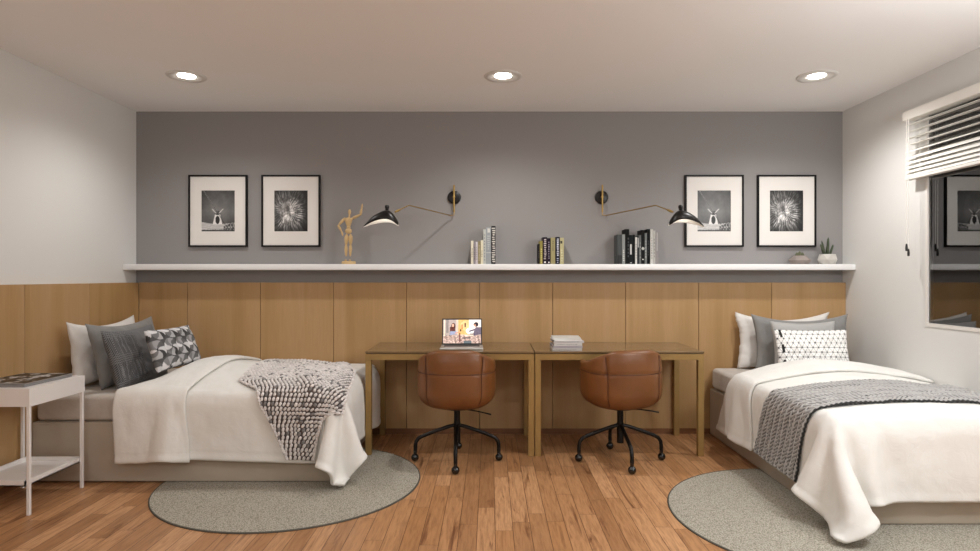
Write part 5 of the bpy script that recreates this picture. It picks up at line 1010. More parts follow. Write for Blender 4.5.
-301,0,-1,-1,2,-2,3,-1,2,-2,0,0,-2,3,-1,0,-2,1,-1,2,-1,2,-2,0,-1,1,7,17,21,19,3,-27,-26,-15,1,24,33,34,32,25,9,1,-15,-20,-17,-14,-11,
-335,0,-1,1,-2,3,-1,-2,3,-2,1,-2,1,2,-1,0,0,-2,0,1,0,0,0,-2,1,3,9,17,21,21,1,-25,-28,-18,-1,20,34,33,33,29,18,7,-5,-15,-18,-18,-12,
-370,-1,2,-2,1,2,-2,3,-2,-2,2,1,-3,1,1,1,-4,3,-2,2,1,-2,-2,1,1,5,10,18,23,20,-1,-24,-28,-21,-4,16,34,33,33,33,21,12,4,-8,-12,-17,-19,
-405,-1,1,1,2,-3,2,0,2,-2,-1,-1,0,0,3,-2,-1,0,0,1,0,0,1,-1,2,5,13,18,23,21,-3,-23,-29,-23,-6,12,33,32,34,34,26,16,3,-2,-6,-8,-12,
0,0,0,0,0,0,0,0,0,0,0,0,0,0,0,0,0,0,0,0,0,0,0,0,0,0,0,0,0,1,0,-1,-1,-3,-16,-20,-25,-33,-33,-34,-34,-34,-34,-33,-34,-36,-32,
0,0,0,0,0,0,0,0,0,0,0,0,0,0,0,0,0,0,0,0,0,0,0,0,0,0,0,0,0,1,0,-1,-1,-3,-17,-18,-26,-32,-36,-32,-36,-32,-35,-35,-32,-36,-33,
0,0,0,0,0,0,0,0,0,0,0,0,0,0,0,0,0,0,0,0,0,0,0,0,0,0,0,0,1,0,0,0,-2,-4,-14,-22,-23,-33,-34,-35,-33,-35,-35,-33,-33,-37,-32,
0,0,0,0,0,0,0,0,0,0,0,0,0,0,0,0,0,0,0,0,0,0,0,0,0,0,0,0,0,1,0,0,-1,-5,-16,-20,-23,-35,-34,-32,-34,-34,-34,-36,-32,-34,-34,
0,0,0,0,0,0,0,0,0,0,0,0,0,0,0,0,0,0,0,0,0,0,0,0,0,0,0,0,1,0,0,0,0,-7,-16,-18,-24,-33,-33,-35,-35,-34,-35,-31,-35,-33,-35,
0,0,0,0,0,0,0,0,0,0,0,0,0,0,0,0,0,0,0,0,0,0,0,0,1,-1,0,1,0,0,0,0,-1,-7,-14,-21,-22,-34,-33,-34,-33,-36,-32,-34,-35,-37,-32,
0,0,0,0,0,0,0,0,0,0,0,0,0,0,0,0,0,0,0,0,0,0,0,0,0,0,0,0,1,0,0,0,-1,-7,-14,-22,-21,-32,-34,-34,-36,-31,-35,-35,-34,-34,-37,
0,0,0,0,0,0,0,0,0,0,0,0,0,0,0,0,0,0,0,0,0,0,0,0,0,0,1,0,0,0,0,0,-1,-7,-14,-20,-24,-34,-34,-34,-33,-35,-33,-32,-37,-33,-35,
0,0,0,0,0,0,0,0,0,0,0,0,0,0,0,0,0,0,0,0,0,0,1,0,0,-1,1,-1,1,0,1,0,-1,-8,-14,-22,-22,-33,-33,-34,-35,-34,-33,-37,-34,-33,-34,
0,0,0,0,0,0,0,0,0,0,0,0,0,0,0,0,0,0,0,0,0,1,-1,0,1,0,0,0,0,0,0,2,-3,-7,-14,-23,-21,-32,-35,-35,-34,-34,-34,-30,-35,-34,-30,
0,0,0,0,0,0,0,0,0,0,0,0,0,0,0,0,0,0,0,0,0,0,0,0,0,0,1,0,0,1,0,0,-1,-8,-14,-20,-24,-32,-36,-34,-34,-32,-31,-32,-29,-27,-35,
0,0,0,0,0,0,0,0,0,0,0,0,0,0,0,0,0,0,0,0,0,0,0,0,0,0,1,0,0,1,0,1,-2,-8,-15,-22,-20,-35,-31,-30,-29,-30,-30,-27,-33,-31,-28,
0,0,0,-1,1,0,0,0,0,0,0,0,0,0,0,0,0,0,0,0,0,0,0,0,0,0,1,0,1,-1,1,0,-1,-9,-13,-23,-22,-21,-28,-29,-30,-29,-29,-30,-29,-29,-30,
0,0,0,-1,1,0,0,0,0,0,0,0,0,0,0,0,0,0,0,0,0,0,0,0,1,0,0,0,0,1,0,1,-2,-9,-13,-18,-21,-27,-28,-29,-28,-29,-29,-28,-30,-29,-29,
0,0,0,-1,1,0,0,0,0,0,0,0,0,0,0,0,0,0,0,0,0,0,1,-1,0,0,1,0,0,0,1,0,-1,-8,-14,-18,-27,-33,-31,-29,-27,-29,-28,-29,-29,-28,-30,
0,0,0,0,0,0,0,0,0,0,0,0,0,0,0,0,0,0,0,0,0,0,0,0,0,1,0,0,0,1,0,1,-2,-8,-14,-23,-21,-31,-37,-34,-32,-30,-29,-30,-27,-29,-31,
0,0,0,0,0,0,0,0,0,0,0,0,0,0,0,0,0,0,0,0,0,0,0,1,0,-1,0,1,0,1,0,1,-2,-8,-14,-21,-23,-34,-33,-35,-34,-34,-33,-29,-33,-29,-30,
0,0,0,0,0,0,0,0,0,0,0,0,0,0,0,0,0,0,0,0,0,0,0,0,0,0,0,1,0,0,0,0,0,-8,-14,-22,-22,-31,-34,-35,-35,-35,-34,-34,-30,-32,-32,
0,0,0,0,0,0,0,0,0,0,0,0,0,0,0,0,0,0,0,0,0,0,0,0,0,0,0,1,0,0,0,0,-1,-7,-13,-23,-22,-34,-30,-36,-34,-34,-36,-33,-36,-32,-30,
0,0,0,0,0,0,0,0,0,0,0,0,0,0,0,0,0,0,0,0,0,0,0,0,0,0,0,1,0,0,0,1,-2,-7,-13,-20,-25,-31,-35,-34,-35,-34,-33,-36,-34,-34,-31,
0,0,0,0,0,0,0,0,0,0,0,0,0,0,0,0,0,0,0,0,0,0,0,0,0,0,1,0,0,0,0,0,-1,-7,-13,-19,-25,-34,-35,-31,-35,-35,-35,-33,-33,-36,-33,
0,0,0,0,0,0,0,0,0,0,0,0,0,0,0,0,0,0,0,0,0,0,0,0,0,0,0,1,-1,0,0,1,-1,-6,-14,-19,-25,-30,-34,-38,-31,-37,-34,-34,-33,-35,-35,
0,0,0,0,0,0,0,0,0,0,0,0,0,0,0,0,0,0,0,0,0,0,0,0,0,0,0,0,0,0,1,0,-1,-5,-14,-22,-22,-34,-32,-34,-37,-33,-34,-35,-34,-33,-36,
0,0,0,0,0,0,0,0,0,0,0,0,0,0,0,0,0,0,0,0,0,0,0,0,0,0,0,0,0,0,0,0,0,-5,-16,-17,-26,-30,-34,-34,-35,-36,-36,-31,-35,-35,-34,
0,0,0,0,0,0,0,0,0,0,0,0,0,0,0,0,0,0,0,0,0,0,0,0,0,0,0,0,0,0,0,0,0,-5,-13,-20,-26,-31,-34,-35,-32,-36,-33,-38,-32,-35,-34,
0,0,0,0,0,0,0,0,0,0,0,0,0,0,0,0,0,0,0,0,0,0,0,0,0,0,0,0,0,0,0,0,0,-4,-14,-20,-25,-33,-34,-33,-33,-34,-35,-35,-37,-34,-33,
0,0,0,0,0,0,0,0,0,0,0,0,0,0,0,0,0,0,0,0,0,0,0,0,0,0,0,0,0,0,0,0,0,-4,-13,-21,-26,-31,-34,-35,-32,-35,-35,-36,-33,-34,-35,
0,0,0,0,0,0,0,0,0,0,0,0,0,0,0,0,0,0,0,0,0,0,0,0,0,0,0,0,0,0,0,0,0,-4,-12,-22,-25,-32,-32,-34,-35,-37,-32,-37,-34,-35,-33,
0,0,0,0,0,0,0,0,0,0,0,0,0,0,0,0,0,0,0,0,0,0,0,0,0,0,0,0,0,0,0,0,0,-4,-13,-22,-24,-31,-36,-35,-33,-33,-35,-33,-37,-34,-33,
0,0,0,0,0,0,0,0,0,0,0,0,0,0,0,0,0,0,0,0,0,0,0,0,0,0,0,0,0,0,0,1,-1,-4,-14,-20,-25,-33,-34,-33,-34,-37,-32,-37,-34,-32,-34,
0,0,0,0,0,0,0,0,0,0,0,0,0,0,0,0,0,0,0,0,0,0,0,0,0,0,0,0,0,0,0,1,-1,-4,-15,-18,-28,-31,-35,-32,-35,-34,-35,-35,-32,-36,-33,
0,0,0,0,0,0,0,0,0,0,0,0,0,0,0,0,0,0,0,0,0,0,0,0,0,0,0,0,0,0,0,1,-1,-4,-14,-20,-25,-35,-32,-33,-37,-34,-35,-32,-36,-31,-36,
0,0,0,0,0,0,0,0,0,0,0,0,0,0,0,0,0,0,0,0,0,0,0,0,0,0,0,0,0,0,0,1,-1,-4,-14,-19,-27,-33,-33,-37,-31,-37,-32,-36,-34,-32,-33,
0,0,0,0,0,0,0,0,0,0,0,0,0,0,0,0,0,0,0,0,0,0,0,0,0,0,0,0,0,1,0,0,0,-4,-15,-19,-27,-32,-35,-33,-36,-34,-33,-35,-34,-32,-34,
0,0,0,0,0,0,0,0,0,0,0,0,0,0,0,0,0,1,0,-1,0,0,1,0,0,0,0,0,0,0,0,0,0,-4,-15,-20,-25,-34,-35,-35,-34,-33,-34,-32,-34,-36,-32,
0,0,0,0,0,0,0,0,0,0,0,0,0,0,0,0,1,0,0,0,0,0,0,0,0,0,0,0,0,0,0,0,0,-4,-15,-19,-26,-33,-36,-35,-32,-34,-34,-34,-33,-34,-35,
0,0,0,0,0,0,0,0,0,0,0,0,0,0,0,1,0,0,0,0,0,0,0,0,0,0,0,0,0,1,0,0,-1,-3,-15,-19,-28,-32,-36,-34,-33,-32,-33,-35,-33,-35,-35,
0,0,0,0,0,0,0,0,0,0,0,0,0,0,0,1,0,0,0,0,0,0,0,0,0,0,1,0,0,0,0,0,-1,-3,-15,-20,-26,-36,-33,-32,-33,-32,-35,-33,-35,-37,-33,
0,0,0,0,0,0,0,0,0,0,0,0,0,0,1,0,0,0,0,0,0,0,0,0,0,1,0,0,0,0,0,0,0,-4,-15,-19,-28,-32,-31,-32,-32,-36,-36,-36,-36,-32,-37,
0,0,0,0,0,0,0,0,0,0,0,0,0,0,1,0,0,0,0,0,0,0,0,0,1,0,0,0,0,0,0,0,0,-3,-16,-19,-23,-31,-33,-36,-36,-35,-34,-35,-36,-36,-34,
0,0,0,0,0,0,0,0,0,0,0,0,0,1,0,0,0,0,0,0,0,0,0,1,0,0,0,0,0,0,1,0,0,-4,-16,-18,-23,-35,-36,-36,-33,-35,-36,-33,-36,-34,-33,
0,0,0,0,0,0,0,0,0,0,0,0,0,1,0,0,0,0,0,0,0,0,0,1,0,0,0,0,0,1,0,0,0,-3,-14,-16,-35,-34,-33,-33,-36,-34,-34,-35,-34,-34,-33,
0,0,0,0,0,0,0,0,0,0,0,0,0,1,0,0,0,0,0,0,0,0,0,0,1,0,0,0,0,1,0,0,1,-3,-17,-18,-21,-43,-35,-34,-34,-33,-32,-32,-30,-31,-30,
0,0,0,0,0,0,0,0,0,0,0,0,0,0,1,0,0,0,0,0,0,0,0,0,0,0,1,0,0,0,0,1,1,-2,-10,-15,-36,-33,-30,-30,-29,-29,-30,-29,-29,-29,-29,
0,0,0,0,0,0,0,0,0,0,0,0,0,0,1,0,0,0,0,0,0,0,0,0,0,0,0,0,0,0,0,0,0,-1,-16,-11,-12,-23,-27,-29,-29,-30,-29,-30,-29,-29,-29,
0,0,0,0,0,0,0,0,0,0,0,0,0,0,0,0,0,0,0,0,0,0,0,0,0,0,0,0,-1,0,-1,0,0,-3,-11,-29,-9,-16,-16,-19,-21,-23,-26,-28,-28,-29,-29,
0,0,0,0,0,0,0,0,0,0,0,0,0,0,0,0,0,0,0,0,0,0,0,0,0,0,0,-1,-2,0,-1,-1,0,-3,-10,-19,-38,-19,-16,-14,-15,-17,-18,-18,-21,-23,-25,
0,0,0,0,0,0,0,0,0,0,0,0,0,0,0,0,0,0,0,0,0,0,0,0,0,0,-1,0,-4,0,-1,-2,-6,-2,-16,-4,-28,-38,-27,-20,-16,-15,-15,-16,-16,-17,-18,
0,0,0,0,0,0,0,0,0,0,0,0,0,0,0,0,0,0,0,0,0,0,0,0,0,-1,0,0,-6,-1,0,-1,-11,-1,-9,-22,-5,-31,-38,-34,-25,-20,-16,-15,-17,-16,-16,
0,0,0,0,0,0,0,0,0,0,0,0,0,0,0,0,0,0,0,0,0,0,0,0,-1,0,0,0,-7,-2,0,-2,-13,-1,-5,-29,-12,-8,-32,-38,-36,-30,-25,-20,-17,-17,-16,
0,0,0,0,0,0,0,0,0,0,0,0,0,0,0,0,0,0,0,0,0,0,0,-1,0,0,0,0,-7,-4,0,-3,-16,0,-1,-26,-28,-6,-12,-32,-37,-38,-32,-29,-24,-21,-19,
0,0,0,0,0,0,0,0,0,0,0,0,0,0,0,0,0,0,0,0,0,0,0,0,-1,0,1,-2,-7,-4,-1,-6,-15,-1,0,-21,-35,-17,-5,-14,-31,-40,-37,-31,-30,-28,-27,
0,0,0,0,0,0,0,0,0,0,0,0,0,0,0,0,0,0,0,0,0,0,0,0,0,0,-1,-2,-5,-7,0,-8,-15,-2,0,-16,-38,-27,-10,-5,-16,-31,-41,-35,-29,-30,-28,
0,0,0,0,0,0,0,0,0,0,0,0,0,0,0,0,0,0,0,0,0,0,0,0,0,0,-1,-3,-6,-7,0,-11,-13,-3,0,-13,-35,-36,-18,-6,-5,-18,-29,-40,-29,-29,-26,
0,0,0,0,0,0,0,0,0,0,0,0,0,0,0,0,0,0,0,0,0,0,0,0,0,0,-1,-5,-7,-6,0,-13,-12,-4,0,-10,-31,-42,-26,-12,-5,-4,-15,-25,-28,-30,-32,
0,0,0,0,0,0,0,0,0,0,0,0,0,0,0,0,0,0,0,0,0,0,0,0,0,-1,-1,-5,-6,-8,0,-11,-15,-5,0,-8,-29,-42,-35,-17,-7,-5,-6,-12,-18,-23,-31,
0,0,0,0,0,0,0,-1,1,-1,0,0,0,0,0,0,0,0,0,0,0,0,1,0,0,-1,-1,-5,-10,-6,0,-11,-15,-7,-1,-4,-28,-41,-41,-25,-10,-5,-5,-6,-8,-12,-18,
0,0,0,0,-1,0,0,0,0,0,0,0,0,0,0,0,0,0,0,0,0,0,0,1,-1,0,-2,-5,-10,-7,0,-10,-17,-8,-1,-2,-27,-44,-39,-34,-14,-7,-4,-5,-6,-4,-2,
651,1,-3,0,5,1,1,0,-2,0,3,0,0,-3,0,1,0,-4,4,-1,-1,-2,-1,-3,-3,-3,-3,-3,-3,-5,-5,-10,-9,-15,-29,-31,-33,-34,-34,-35,-34,-34,-34,-34,-34,-35,-34,
653,0,1,4,1,-1,-1,3,1,0,0,0,0,0,-2,-1,0,1,0,0,-2,1,-5,0,-4,-4,-3,-4,-3,-6,-7,-8,-10,-16,-29,-30,-33,-34,-34,-35,-34,-34,-34,-34,-34,-34,-35,
657,-1,1,6,-4,5,0,-4,5,0,1,0,-6,6,-2,0,1,-3,0,1,-1,-1,-1,-5,-3,-2,-3,-4,-5,-5,-8,-9,-10,-17,-28,-32,-32,-34,-34,-34,-35,-34,-34,-34,-34,-34,-34,
659,2,0,6,1,1,1,-6,7,-6,6,0,-5,5,0,0,0,-1,-3,-4,0,3,-5,1,-3,-3,-5,-4,-4,-7,-8,-8,-13,-16,-29,-32,-32,-34,-34,-34,-34,-35,-34,-34,-34,-34,-34,
664,2,2,5,1,1,0,-5,7,-5,1,5,0,0,1,-2,-2,1,-2,-4,3,-1,-1,-3,-4,-3,-5,-3,-6,-7,-8,-9,-12,-20,-29,-30,-33,-34,-34,-34,-34,-34,-34,-35,-34,-34,-34,
667,5,2,1,4,2,0,1,1,1,-4,2,3,1,-1,-1,0,-1,-2,-1,0,0,-3,-2,-3,-5,-3,-7,-5,-8,-9,-11,-12,-20,-28,-31,-32,-35,-34,-34,-34,-34,-34,-34,-35,-34,-34,
675,0,5,3,2,2,1,1,1,0,1,0,-3,4,-1,1,-1,-1,0,-1,-1,-2,-2,-8,2,-4,-5,-5,-8,-7,-11,-11,-13,-21,-28,-31,-32,-34,-35,-34,-34,-34,-34,-34,-34,-35,-34,
680,2,0,8,1,2,1,1,1,-4,4,2,-4,4,2,-2,0,-5,4,-1,-2,-6,2,-2,-4,-4,-6,-6,-6,-10,-10,-12,-14,-21,-28,-31,-33,-34,-34,-35,-34,-34,-34,-34,-34,-34,-34,
683,5,0,7,-3,6,2,1,1,-1,1,-1,4,0,0,0,0,-1,-1,-1,-1,-2,-3,-2,-4,-10,-1,-5,-9,-8,-12,-13,-14,-22,-28,-32,-32,-34,-34,-34,-35,-34,-34,-34,-34,-34,-34,
688,2,2,7,2,2,2,-4,6,1,-2,3,1,1,0,0,-1,0,-1,-1,-2,-3,-2,-3,-4,-5,-6,-5,-8,-10,-11,-15,-15,-22,-28,-32,-32,-34,-34,-34,-34,-35,-34,-34,-34,-34,-34,
689,4,5,5,2,2,-4,7,1,1,1,-4,5,1,0,0,-6,5,-1,-1,-2,-7,2,-3,-5,-5,-5,-7,-7,-11,-11,-14,-17,-22,-28,-31,-33,-34,-34,-34,-34,-34,-34,-34,-34,-34,-34,
694,2,4,5,-2,7,1,2,1,1,1,1,0,1,0,0,-1,0,-5,3,-3,-1,-3,-3,-5,-5,-6,-7,-7,-11,-11,-16,-16,-23,-27,-33,-31,-34,-34,-34,-34,-33,-34,-34,-34,-34,-34,
694,2,3,7,2,2,2,2,1,0,2,1,1,0,-1,-2,3,-1,-7,5,-2,-2,-2,-4,-5,-5,-6,-7,-9,-8,-13,-15,-17,-22,-28,-32,-32,-32,-34,-33,-34,-34,-34,-34,-34,-33,-34,
692,6,2,6,1,2,1,2,0,2,1,2,0,0,0,0,-1,-1,2,-1,-2,-2,-2,-4,-4,-6,-7,-6,-8,-11,-12,-14,-17,-23,-27,-30,-32,-34,-34,-33,-34,-34,-34,-33,-34,-34,-34,
690,4,3,7,-1,4,1,1,3,-1,3,0,1,-1,0,0,0,0,1,-1,-2,-2,-2,-8,1,-5,-8,-6,-8,-10,-12,-15,-17,-22,-27,-31,-33,-34,-34,-34,-33,-34,-34,-34,-33,-34,-34,
690,0,6,5,2,2,-1,2,1,3,1,1,0,-1,0,0,-1,1,-1,0,-2,-2,-3,-2,-3,-6,-6,-8,-7,-10,-11,-15,-15,-23,-27,-33,-31,-34,-34,-35,-34,-34,-34,-33,-34,-33,-35,
687,-1,4,4,5,2,0,0,1,3,2,0,1,0,-1,-1,0,1,-1,-1,-1,-7,0,-1,-3,-5,-6,-7,-6,-11,-11,-14,-15,-22,-27,-32,-32,-34,-35,-34,-34,-34,-34,-34,-34,-34,-34,
681,5,0,6,2,1,1,0,2,1,2,-6,2,5,0,0,-1,0,-1,-1,-1,-2,-2,-4,-3,-5,-6,-6,-8,-8,-10,-13,-14,-22,-27,-33,-31,-35,-34,-34,-34,-34,-34,-35,-34,-34,-34,
676,4,2,5,2,0,2,0,-3,5,2,0,-4,4,0,-1,-2,2,-6,4,-1,-6,2,-2,-5,-5,-4,-6,-7,-8,-10,-12,-13,-22,-27,-32,-32,-34,-34,-34,-34,-35,-34,-34,-34,-34,-34,
671,4,0,6,1,1,2,1,-1,1,2,0,0,0,0,0,-1,-1,-1,0,-1,-6,1,-2,-4,-4,-4,-5,-5,-8,-11,-11,-12,-21,-27,-31,-33,-34,-34,-34,-35,-34,-34,-34,-34,-34,-34,
668,1,1,2,4,1,2,0,-5,6,1,-6,6,0,-2,2,-1,-4,3,-6,4,-7,4,-3,-4,-3,-5,-4,-6,-9,-7,-11,-11,-20,-27,-31,-33,-34,-34,-35,-34,-34,-34,-34,-34,-34,-34,
662,2,1,4,-1,2,3,0,-6,6,1,-4,5,0,0,-2,0,1,-1,-1,-6,3,-1,-3,-4,-3,-4,-5,-4,-7,-9,-10,-10,-19,-28,-30,-34,-34,-34,-34,-34,-34,-34,-34,-34,-34,-35,
659,0,1,4,1,-1,1,1,-3,5,0,-5,5,0,-1,-1,2,0,-2,-4,-2,-2,4,-3,-4,-3,-2,-6,-4,-7,-9,-7,-11,-17,-28,-32,-32,-34,-34,-34,-34,-34,-34,-34,-34,-35,-34,
654,0,0,6,-2,3,0,-1,0,2,0,1,0,-5,4,0,-2,0,1,-3,0,-1,-2,-1,-4,-3,-3,-3,-6,-6,-8,-6,-10,-17,-29,-30,-33,-34,-34,-34,-34,-34,-34,-34,-35,-34,-34,
651,-1,1,5,-5,4,3,-1,1,-1,1,1,-1,-3,2,0,1,-3,0,0,-1,-2,-4,2,-2,-3,-5,-4,-3,-7,-7,-7,-9,-17,-27,-31,-33,-34,-34,-34,-34,-34,-34,-34,-35,-34,-34,
646,3,-1,4,1,0,0,1,-1,1,0,-1,1,-5,4,0,0,-1,0,-1,-1,-3,-3,-3,3,-5,-2,-5,-3,-4,-8,-6,-9,-16,-27,-32,-33,-34,-34,-34,-34,-34,-34,-35,-34,-34,-34,
642,3,2,0,3,-4,3,-2,-1,4,1,-1,0,-4,4,-6,5,0,-1,-4,3,-3,1,-3,-1,-3,-4,-4,-3,-4,-8,-8,-6,-17,-26,-31,-34,-34,-34,-34,-34,-34,-34,-34,-35,-34,-34,
640,2,-1,6,0,-3,2,1,0,0,-4,4,-1,1,0,0,-1,0,-5,4,-1,-2,-1,-1,-2,-3,-3,-4,-4,-5,-5,-7,-7,-16,-27,-32,-33,-34,-34,-34,-34,-34,-34,-34,-34,-35,-34,
641,0,2,2,0,0,-2,2,1,-1,0,-1,1,-2,2,-1,0,-1,0,-1,-1,-1,-1,-2,-1,-3,-4,-3,-4,-4,-5,-6,-8,-16,-27,-32,-32,-34,-35,-34,-34,-34,-34,-34,-34,-34,-35,
638,1,-1,5,-4,4,-3,3,1,0,-1,-3,0,2,0,0,0,0,-1,-1,-4,3,-2,-1,-3,-2,-3,-3,-4,-4,-5,-7,-7,-16,-27,-31,-33,-34,-34,-35,-34,-34,-34,-34,-34,-34,-34,
637,2,-3,6,0,0,-5,5,-1,-5,1,4,-1,0,0,0,0,0,0,-1,-1,-1,-7,5,-2,-4,-3,-2,-4,-4,-4,-6,-8,-16,-28,-31,-33,-34,-34,-34,-34,-35,-34,-34,-34,-34,-34,
634,1,2,4,0,-1,0,0,-3,3,-1,-2,1,0,-2,2,1,0,-1,-6,4,0,-2,-4,1,-3,-3,-3,-3,-4,-4,-6,-8,-16,-28,-31,-33,-34,-34,-34,-34,-34,-34,-35,-34,-34,-34,
636,-2,3,2,0,0,0,1,-1,0,0,-1,-1,-1,0,0,1,0,-5,4,-1,0,-2,-1,-3,-2,-3,-3,-3,-4,-4,-5,-8,-16,-28,-31,-33,-35,-34,-34,-34,-34,-34,-34,-35,-34,-34,
634,1,-2,4,1,-1,-5,5,0,-5,5,0,-1,-1,0,-1,1,0,0,-1,-6,5,-1,-2,-2,-3,-2,-2,-4,-4,-4,-5,-8,-16,-28,-31,-33,-34,-34,-34,-35,-34,-34,-34,-34,-34,-34,
634,-3,0,5,0,0,0,0,0,-2,1,1,-2,1,-2,0,1,-2,1,0,-1,-1,0,-2,-3,-2,-3,-2,-3,-4,-3,-5,-8,-16,-28,-32,-33,-34,-34,-34,-34,-34,-35,-34,-34,-34,-34,
631,0,-1,4,0,0,0,0,0,-1,1,-2,1,-1,0,-1,0,0,0,0,0,-1,-2,-1,-2,-3,-2,-3,-2,-4,-4,-4,-8,-16,-28,-31,-33,-35,-34,-34,-34,-34,-34,-34,-35,-34,-34,
629,-2,0,5,0,0,-1,-1,0,0,0,0,-1,1,-1,0,-1,0,0,-1,1,-1,0,-2,-2,-1,-4,-2,-3,-3,-4,-5,-7,-15,-28,-31,-34,-34,-35,-34,-34,-34,-34,-34,-34,-34,-34,
626,0,-2,5,0,0,-1,0,0,-1,0,0,0,-1,1,0,-1,0,-1,-1,0,0,-1,0,-2,-2,-2,-2,-3,-3,-4,-4,-7,-16,-28,-31,-34,-34,-34,-34,-34,-34,-35,-34,-34,-34,-34,
623,-1,0,4,1,-2,-1,1,-1,1,-1,0,0,0,0,0,1,-1,-1,-1,-1,1,-2,0,-1,-3,-2,-1,-2,-3,-4,-4,-7,-16,-28,-31,-33,-35,-34,-34,-34,-34,-34,-34,-34,-35,-34,
617,0,3,3,0,-1,0,-1,1,-1,0,0,-1,1,1,-1,1,-1,-1,-1,0,-1,-1,-1,-1,-1,-2,-2,-2,-2,-4,-3,-7,-15,-30,-30,-33,-34,-34,-34,-35,-34,-34,-34,-34,-34,-34,
614,-1,1,4,0,0,0,0,0,-1,1,0,0,-1,0,1,-1,0,-1,0,-1,0,-1,-1,-1,-1,-2,-2,-1,-3,-3,-3,-6,-15,-30,-30,-32,-35,-34,-34,-34,-34,-34,-35,-34,-34,-34,
610,0,-1,4,0,0,0,0,0,0,1,-2,1,-1,0,0,0,0,-1,0,0,-1,0,-1,-1,-1,-1,-2,-2,-2,-3,-2,-6,-15,-28,-29,-34,-34,-34,-35,-34,-34,-34,-34,-34,-34,-35,
606,1,-1,0,1,-1,1,0,0,-1,0,0,1,-1,0,0,0,0,0,-1,0,-1,0,-1,0,-1,-1,-1,-1,-1,-2,-3,-6,-14,-30,-31,-31,-33,-34,-34,-34,-35,-34,-34,-34,-34,-34,
597,1,-1,0,1,-1,1,0,-1,0,0,0,0,0,0,0,0,0,0,-1,0,0,-1,0,-1,0,-1,-1,0,-2,-2,-1,-5,-14,-25,-27,-34,-35,-34,-33,-34,-34,-33,-34,-33,-34,-33,
583,0,0,0,0,0,-1,0,1,0,-1,0,0,0,0,0,0,0,0,0,0,-1,-1,0,0,0,-1,-1,0,-2,-1,-2,-2,-12,-29,-24,-27,-30,-32,-33,-33,-33,-34,-33,-34,-33,-34,
554,0,0,0,-1,0,1,0,0,-1,1,-1,0,0,0,0,0,0,0,-1,0,1,-1,0,0,-2,2,1,-5,1,-4,-3,-3,3,-24,-32,-24,-27,-28,-29,-30,-30,-32,-32,-32,-33,-33,
523,0,0,0,0,0,0,0,0,0,0,0,0,0,-1,0,0,0,0,0,0,-1,1,-1,0,1,-1,2,-5,2,-5,0,-1,-6,-5,-28,-32,-28,-28,-27,-28,-28,-29,-29,-29,-30,-30,
490,0,0,0,0,0,0,0,0,0,0,-1,0,0,0,0,0,0,0,0,0,0,-1,0,0,0,1,0,1,-1,-6,3,-5,-7,-1,-12,-31,-32,-29,-29,-28,-28,-28,-28,-28,-28,-28,
456,0,0,-1,0,0,0,0,0,0,0,0,0,0,0,0,0,0,0,0,-1,0,0,0,0,0,1,0,1,1,-5,0,-5,-6,-2,-5,-18,-31,-31,-31,-30,-28,-28,-28,-28,-28,-28,
421,0,0,0,0,0,0,0,0,0,0,0,0,0,0,0,-1,0,0,0,0,0,0,0,0,0,0,1,1,1,-1,-4,-4,-6,-3,-4,-8,-22,-31,-31,-31,-31,-29,-29,-28,-28,-28,
387,0,0,0,0,0,0,0,0,0,0,0,0,-1,0,0,0,0,0,0,0,0,0,0,0,0,0,0,2,2,-1,-5,-4,-6,-3,-4,-5,-12,-24,-31,-31,-31,-31,-30,-29,-29,-28,
353,0,0,0,0,0,0,0,0,0,-1,0,0,0,0,0,0,0,0,0,0,0,0,0,0,0,0,1,1,2,-1,-5,-4,-5,-4,-4,-5,-7,-14,-26,-30,-32,-31,-31,-30,-30,-29,
319,0,0,-1,0,0,0,0,0,0,0,0,0,0,0,0,0,0,0,0,-1,0,0,0,0,0,1,1,1,3,-2,-5,-4,-4,-5,-4,-5,-5,-10,-16,-27,-30,-32,-31,-30,-30,-30,
284,0,0,0,0,0,0,0,0,0,0,0,0,0,0,0,0,-1,0,0,0,0,0,0,0,0,1,1,2,2,-1,-5,-5,-4,-5,-4,-5,-4,-7,-13,-17,-27,-29,-32,-30,-30,-29,
250,0,0,0,0,0,0,0,0,0,0,0,0,0,-1,0,0,0,0,0,0,0,0,0,0,0,0,2,2,2,-1,-5,-5,-4,-4,-5,-4,-5,-6,-9,-14,-18,-24,-26,-29,-31,-32,
216,0,0,0,0,0,0,0,0,0,-1,0,0,0,0,0,0,0,0,0,0,0,0,0,0,0,0,2,2,2,-1,-5,-5,-4,-4,-5,-4,-5,-5,-7,-12,-16,-18,-21,-24,-28,-31,
182,0,0,0,0,0,-1,0,0,0,0,0,0,0,0,0,0,0,0,0,0,-1,0,0,1,0,0,2,3,2,-2,-5,-5,-4,-4,-4,-5,-5,-4,-6,-10,-15,-16,-18,-18,-20,-23,
147,0,0,0,0,0,0,0,0,0,0,0,0,0,0,0,0,0,-1,0,0,0,0,0,0,1,0,2,3,2,-2,-5,-5,-4,-4,-4,-5,-4,-5,-4,-9,-13,-16,-18,-17,-15,0]
def decode(d, A, B):
    n, m = d[:2]; q = np.cumsum(np.array(d[2:], dtype=np.float64).reshape(3, n, m), axis=2)/1000
    q[0] += np.linspace(0, A, n)[:, None]; q[1] += np.linspace(0, B, m)[None]
    return q.transpose(1, 2, 0)
